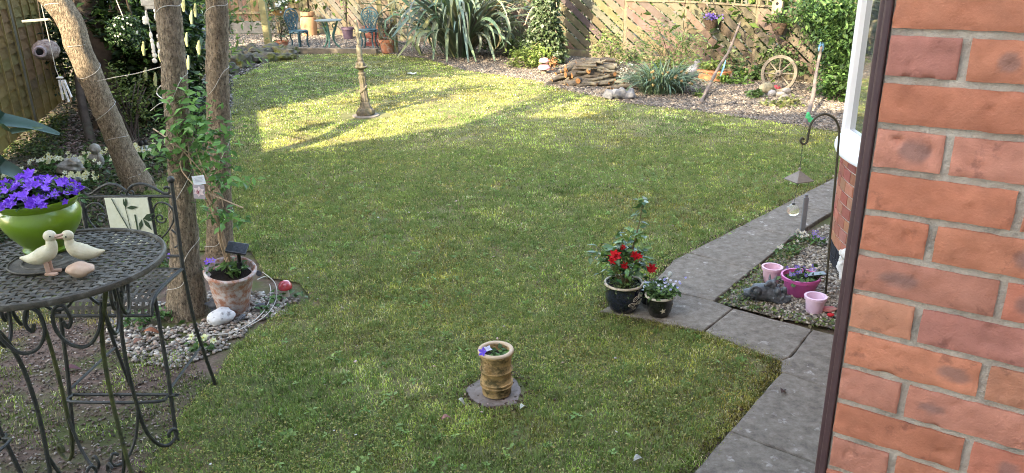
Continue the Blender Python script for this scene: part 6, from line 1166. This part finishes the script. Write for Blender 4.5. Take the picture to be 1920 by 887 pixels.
b_ = Vector(G(1297, 146)); d = thing('pigeon_ornament', 'blue grey bird ornament standing beneath the fence', 'ornament', b_); mb = MB(); mb.ball((0, 0, .12), (.11, .07, .09), rot=Matrix.Rotation(R(-30), 3, 'Y')); mb.ball((.07, 0, .25), (.05, .045, .05)); mb.tube([(.05, 0, .16), (.07, 0, .25)], [.06, .04], 10); mb.tube([(-.06, 0, .1), (-.15, 0, .04)], [.05, .02], 8); mb.tube([(.11, 0, .25), (.15, 0, .24)], [.012, .003], 6); mb.tube([(0, 0, .06), (0, 0, 0)], [.03, .04], 8); mb.build('bird_body', M('dove_paint', (.14, .18, .26), (.35, .28, .25), scale=6, rough=.6), d, remesh=.01)
b_ = Vector(G(1338, 151)); d = thing('trough_planter', 'orange terracotta trough planter behind the ribboned stick', 'planter', b_, -.9); mb = MB(); mb.box((0, 0, .07), (.46, .2, .14)); mb.box((0, 0, .14), (.5, .24, .04)); mb.build('trough_body', M('orange_plastic', (.40, .15, .07), (.45, .2, .1), scale=8, rough=.6), d, smooth=False, bevel=.008); foliage('leaves', (0, 0, .22), (.22, .1, .08), 160, .08, [(.12, .2, .05), (.2, .26, .08)], parent=d, clumps=12, spread=.3, asp=.6)
for (px, lb, r_, n_, cc) in [((1258, 140), 'leafy plant between tussock and bird ornament', (.3, .2, .16), 350, [(.08, .15, .04), (.14, .22, .06)]), ((1315, 138), 'rosette of broad green leaves right of the bird ornament', (.16, .14, .14), 130, [(.14, .24, .07), (.1, .18, .05)]), ((1375, 156), 'bright leafy primrose like plant right of the orange trough', (.26, .18, .12), 320, [(.12, .22, .05), (.18, .3, .08)]), ((1405, 150), 'darker trailing plant next to the bright one below the fence', (.22, .16, .18), 260, [(.05, .1, .03), (.08, .14, .05)]), ((1415, 182), 'low weed sprawling on the gravel left of the wheel stones', (.16, .12, .05), 120, [(.1, .17, .05)]), ((1470, 200), 'straggly weed on the gravel below the wheel', (.24, .16, .06), 170, [(.16, .2, .06), (.2, .2, .1)]), ((1310, 182), 'tiny weed at the foot of the ribboned stick', (.1, .08, .05), 60, [(.1, .16, .05)])]:
    shrub('border_plant', lb, 'plant', G(*px), Vector(G(*px))+Vector((0, 0, r_[2]*.7)), r_, n_, .08, cc, clumps=14, stems=0, asp=.55)
for (px, py, Y, lb, n_) in [(1375, 112, 13.2, 'ivy trailing up the low fence behind the ribboned stick', 160), (1468, 98, 12.3, 'ivy on the fence above the spoked wheel', 260), (1490, 125, 12.1, 'ivy on the fence right of the spoked wheel', 160), (1175, 100, 14.6, 'wispy creeper on the fence behind the log pile', 160)]:
    c_ = AY(px, py, Y); b2_ = Vector((c_.x, c_.y, 0)); t = thing('fence_ivy', lb, 'ivy', b2_, 0, 'ivy tufts growing on the diagonal fence'); foliage('leaves', (0, 0, c_.z), (.2, .22, .14), n_, .06, [(.07, .13, .05), (.12, .18, .07)], parent=t, clumps=12, spread=.4, asp=.8)
    mb = MB(); mb.tube([(0, 0, 0), (.05, 0, c_.z*.5), (0, 0, c_.z)], .008, 4); mb.build('stems', darkbark, t)
wc = AY(1461, 138, 11.3); b_ = Vector((wc.x, wc.y, 0)); wh = thing('wagon_wheel', 'weathered eight spoked wooden wheel propped against the fence', 'wheel', b_, R(-38)); zc = wc.z; RW = .262; wm = M('weathered_oak', (.17, .145, .11), (.25, .215, .165), scale=8, rough=.9, bump=.4)
def tl(v): return Matrix.Rotation(R(-9), 3, 'X') @ Vector(v)+Vector((0, 0, zc))
mb = MB(); n = 64; V = []; 
for i in range(n):
    a = 2*PI*i/n
    for r_, y_ in ((RW-.042, -.022), (RW, -.022), (RW, .022), (RW-.042, .022)): V.append(tl((math.cos(a)*r_, y_, math.sin(a)*r_)))
mb.add(V, [(i*4+k, ((i+1) % n)*4+k, ((i+1) % n)*4+(k+1) % 4, i*4+(k+1) % 4) for i in range(n) for k in range(4)]); mb.build('rim', wm, wh, ang=30)
for k in range(8): a = R(90+45*k+3); s_ = MB(); s_.tube([tl((math.cos(a)*r_, 0, math.sin(a)*r_)) for r_ in (.03, .1, .17, RW-.03)], [.009, .011, .010, .009], 8); s_.build('spoke', wm, wh)
mb = MB(); mb.tube([tl((0, -.045, 0)), tl((0, -.03, 0)), tl((0, .03, 0))], [.038, .05, .05], 20); mb.tube([tl((0, -.055, 0)), tl((0, -.04, 0))], [.014, .014], 10, m=1); mb.build('hub', [wm, blackm], wh, ang=40)
for (px, py, r3, lb, cc) in [(1437, 170, (.11, .1, .085), 'largest mossy round stone left of the wheel foot', (.30, .27, .18)), (1456, 167, (.055, .05, .05), 'painted red stone at the wheel foot', (.5, .08, .1)), (1447, 176, (.06, .05, .05), 'small pale grey stone in front below the red stone', (.38, .37, .36)), (1463, 176, (.07, .05, .035), 'flat grey stone directly under the wheel', (.34, .32, .29)), (1475, 171, (.07, .05, .045), 'grey stone right of the wheel foot', (.28, .27, .26)), (1472, 180, (.05, .04, .03), 'smallest stone in front right of the wheel', (.3, .28, .26))]:
    mb = MB(); mb.ball((0, 0, 0), r3, 16, 10, rough=.25); o = mb.build('wheel_stone', M('wheel_stone_face', cc, tuple(c*.6 for c in cc), scale=14, rough=.85, bump=.4), None, loc=Vector(G(px, py+4))+Vector((0, 0, r3[2]*.75))); props(o, lb, 'stone', 'stones at the foot of the wheel')
# baskets and bird box on the fence
def onfence(px, py, Y, lb, flowers, colz):
    c_ = AY(px, py, Y); d = thing('hanging_basket', lb, 'hanging basket', c_); mb = MB(); mb.lathe([(0, -.19), (.06, -.18), (.13, -.02), (.135, 0), (.12, 0), (0, -.03)], 20, wob=.1); mb.build('basket_bowl', M('dark_wicker', (.05, .035, .025), (.16, .11, .08), scale=50, rough=1, bump=1), d, smooth=True)
    foliage('leaves', (0, 0, .04), (.15, .13, .09), 260, .05, colz, parent=d, clumps=16, spread=.25, zmin=-9); mb = MB()
    for a in (0, 2.1, 4.2): mb.tube([(.13*math.cos(a), .13*math.sin(a), 0), (0, .05, .32)], .004, 4)
    mb.tube([(0, .05, .32), (0, .2, .34)], .008, 5); mb.build('hanger', iron, d)
    if flowers:
        mb = MB()
        for i in range(60): flower(mb, (random.gauss(0, .07), random.gauss(-.05, .06), .04+random.gauss(0, .03)), (0, -1, .6), .02, 5, random.choice([(.10, .06, .3), (.16, .1, .38)]))
        mb.build('blossom', petalm, d, smooth=False)
onfence(1333, 36, 13.45, 'wicker hanging basket of purple flowers on the low diagonal fence', True, [(.08, .12, .06), (.1, .14, .1)]); onfence(1462, 42, 12.3, 'wicker hanging basket of plain green leaves below the bird box', False, [(.08, .17, .05), (.13, .24, .08)])
c_ = AY(1459, 10, 12.35); d = thing('bird_box', 'small wooden bird box with a pitched roof and round hole above the green basket', 'bird box', c_, R(-30)); bw_ = M('pale_box_wood', (.26, .21, .15), (.33, .28, .2), scale=10, rough=.8, bump=.2)
mb = MB(); V = [(-.075, -.07, -.12), (.075, -.07, -.12), (.075, .07, -.12), (-.075, .07, -.12), (-.075, -.07, .07), (.075, -.07, .07), (.075, .07, .07), (-.075, .07, .07), (0, -.07, .14), (0, .07, .14)]; mb.add(V, [(3, 2, 1, 0), (0, 1, 5, 8, 4), (2, 3, 7, 9, 6), (1, 2, 6, 5), (3, 0, 4, 7)]); mb.build('box_body', bw_, d, smooth=False)
mb = MB(); 
for s_ in (-1, 1): mb.box((s_*.052, -.015, .118), (.15, .2, .014), Matrix.Rotation(R(s_*43), 3, 'Y'))
mb.build('box_roof', M('box_roof_wood', (.28, .24, .16), (.36, .31, .22), scale=12, rough=.9), d, smooth=False); mb = MB(); mb.tube([(0, -.074, .03), (0, -.069, .03)], .022, 16); mb.build('hole', blackm, d)
# climber on the right end of the fence
c0 = Vector((5.0, 11.1, 0)); d = thing('climbing_shrub', 'lush green climber smothering the right end of the fence', 'climber', c0); VV = []; CCo = []; TT = []; off = 0
for (px, py, Y, rx, rz_, n_) in [(1570, 25, 11.0, .35, .25, 1700), (1535, 15, 11.4, .32, .2, 1100), (1580, 80, 10.8, .3, .25, 1300), (1555, 60, 11.1, .3, .2, 1000), (1500, 20, 11.9, .22, .14, 300), (1560, 110, 11.0, .2, .15, 400), (1548, 140, 11.0, .12, .18, 260), (1543, 165, 10.9, .1, .12, 140), (1590, 130, 10.7, .2, .25, 500), (1600, 30, 10.8, .3, .35, 900), (1530, 45, 11.5, .18, .12, 260)]:
    n_ = int(n_*.62); p = np.array(AY(px, py, Y))+RNG.normal(0, .5, (n_, 3))*[rx, .3, rz_*1.15]; V, T = leaf_geo(p, .085*RNG.uniform(.6, 1.2, n_), .45, droop=.45); VV.append(V); TT.append(T+off); off += len(V); CCo.append(np.repeat(palette(n_, [(.05, .11, .03), (.09, .18, .05), (.14, .24, .07), (.025, .06, .018)], .2), 5, 0))
o = tri_mesh('foliage', np.concatenate(VV), np.concatenate(TT), leafm, np.concatenate(CCo), d); o.location = -c0
mb = MB()
for k in range(9): p = AY(random.uniform(1530, 1600), random.uniform(0, 80), 11.2)-c0; mb.tube(smoothpts([(random.gauss(0, .15), random.gauss(0, .1), 0), p*.5+Vector((random.gauss(0, .1), 0, 0)), p], 3), .011, 5)
mb.build('stems', darkbark, d)
shrub('corner_bush', 'round dark leaved bush at the base of the climber', 'shrub', G(1568, 188), Vector(G(1572, 188))+Vector((.05, 0, .2)), (.3, .28, .24), 1100, .075, [(.06, .13, .035), (.1, .19, .05), (.04, .08, .02)], clumps=34, asp=.6)
for o in list(bpy.data.objects):
    if o.type == 'MESH' and o.parent is None and 'label' not in o and o.get('kind') is None: o['label'] = o.name.replace('_', ' '); print('UNLABELLED', o.name)
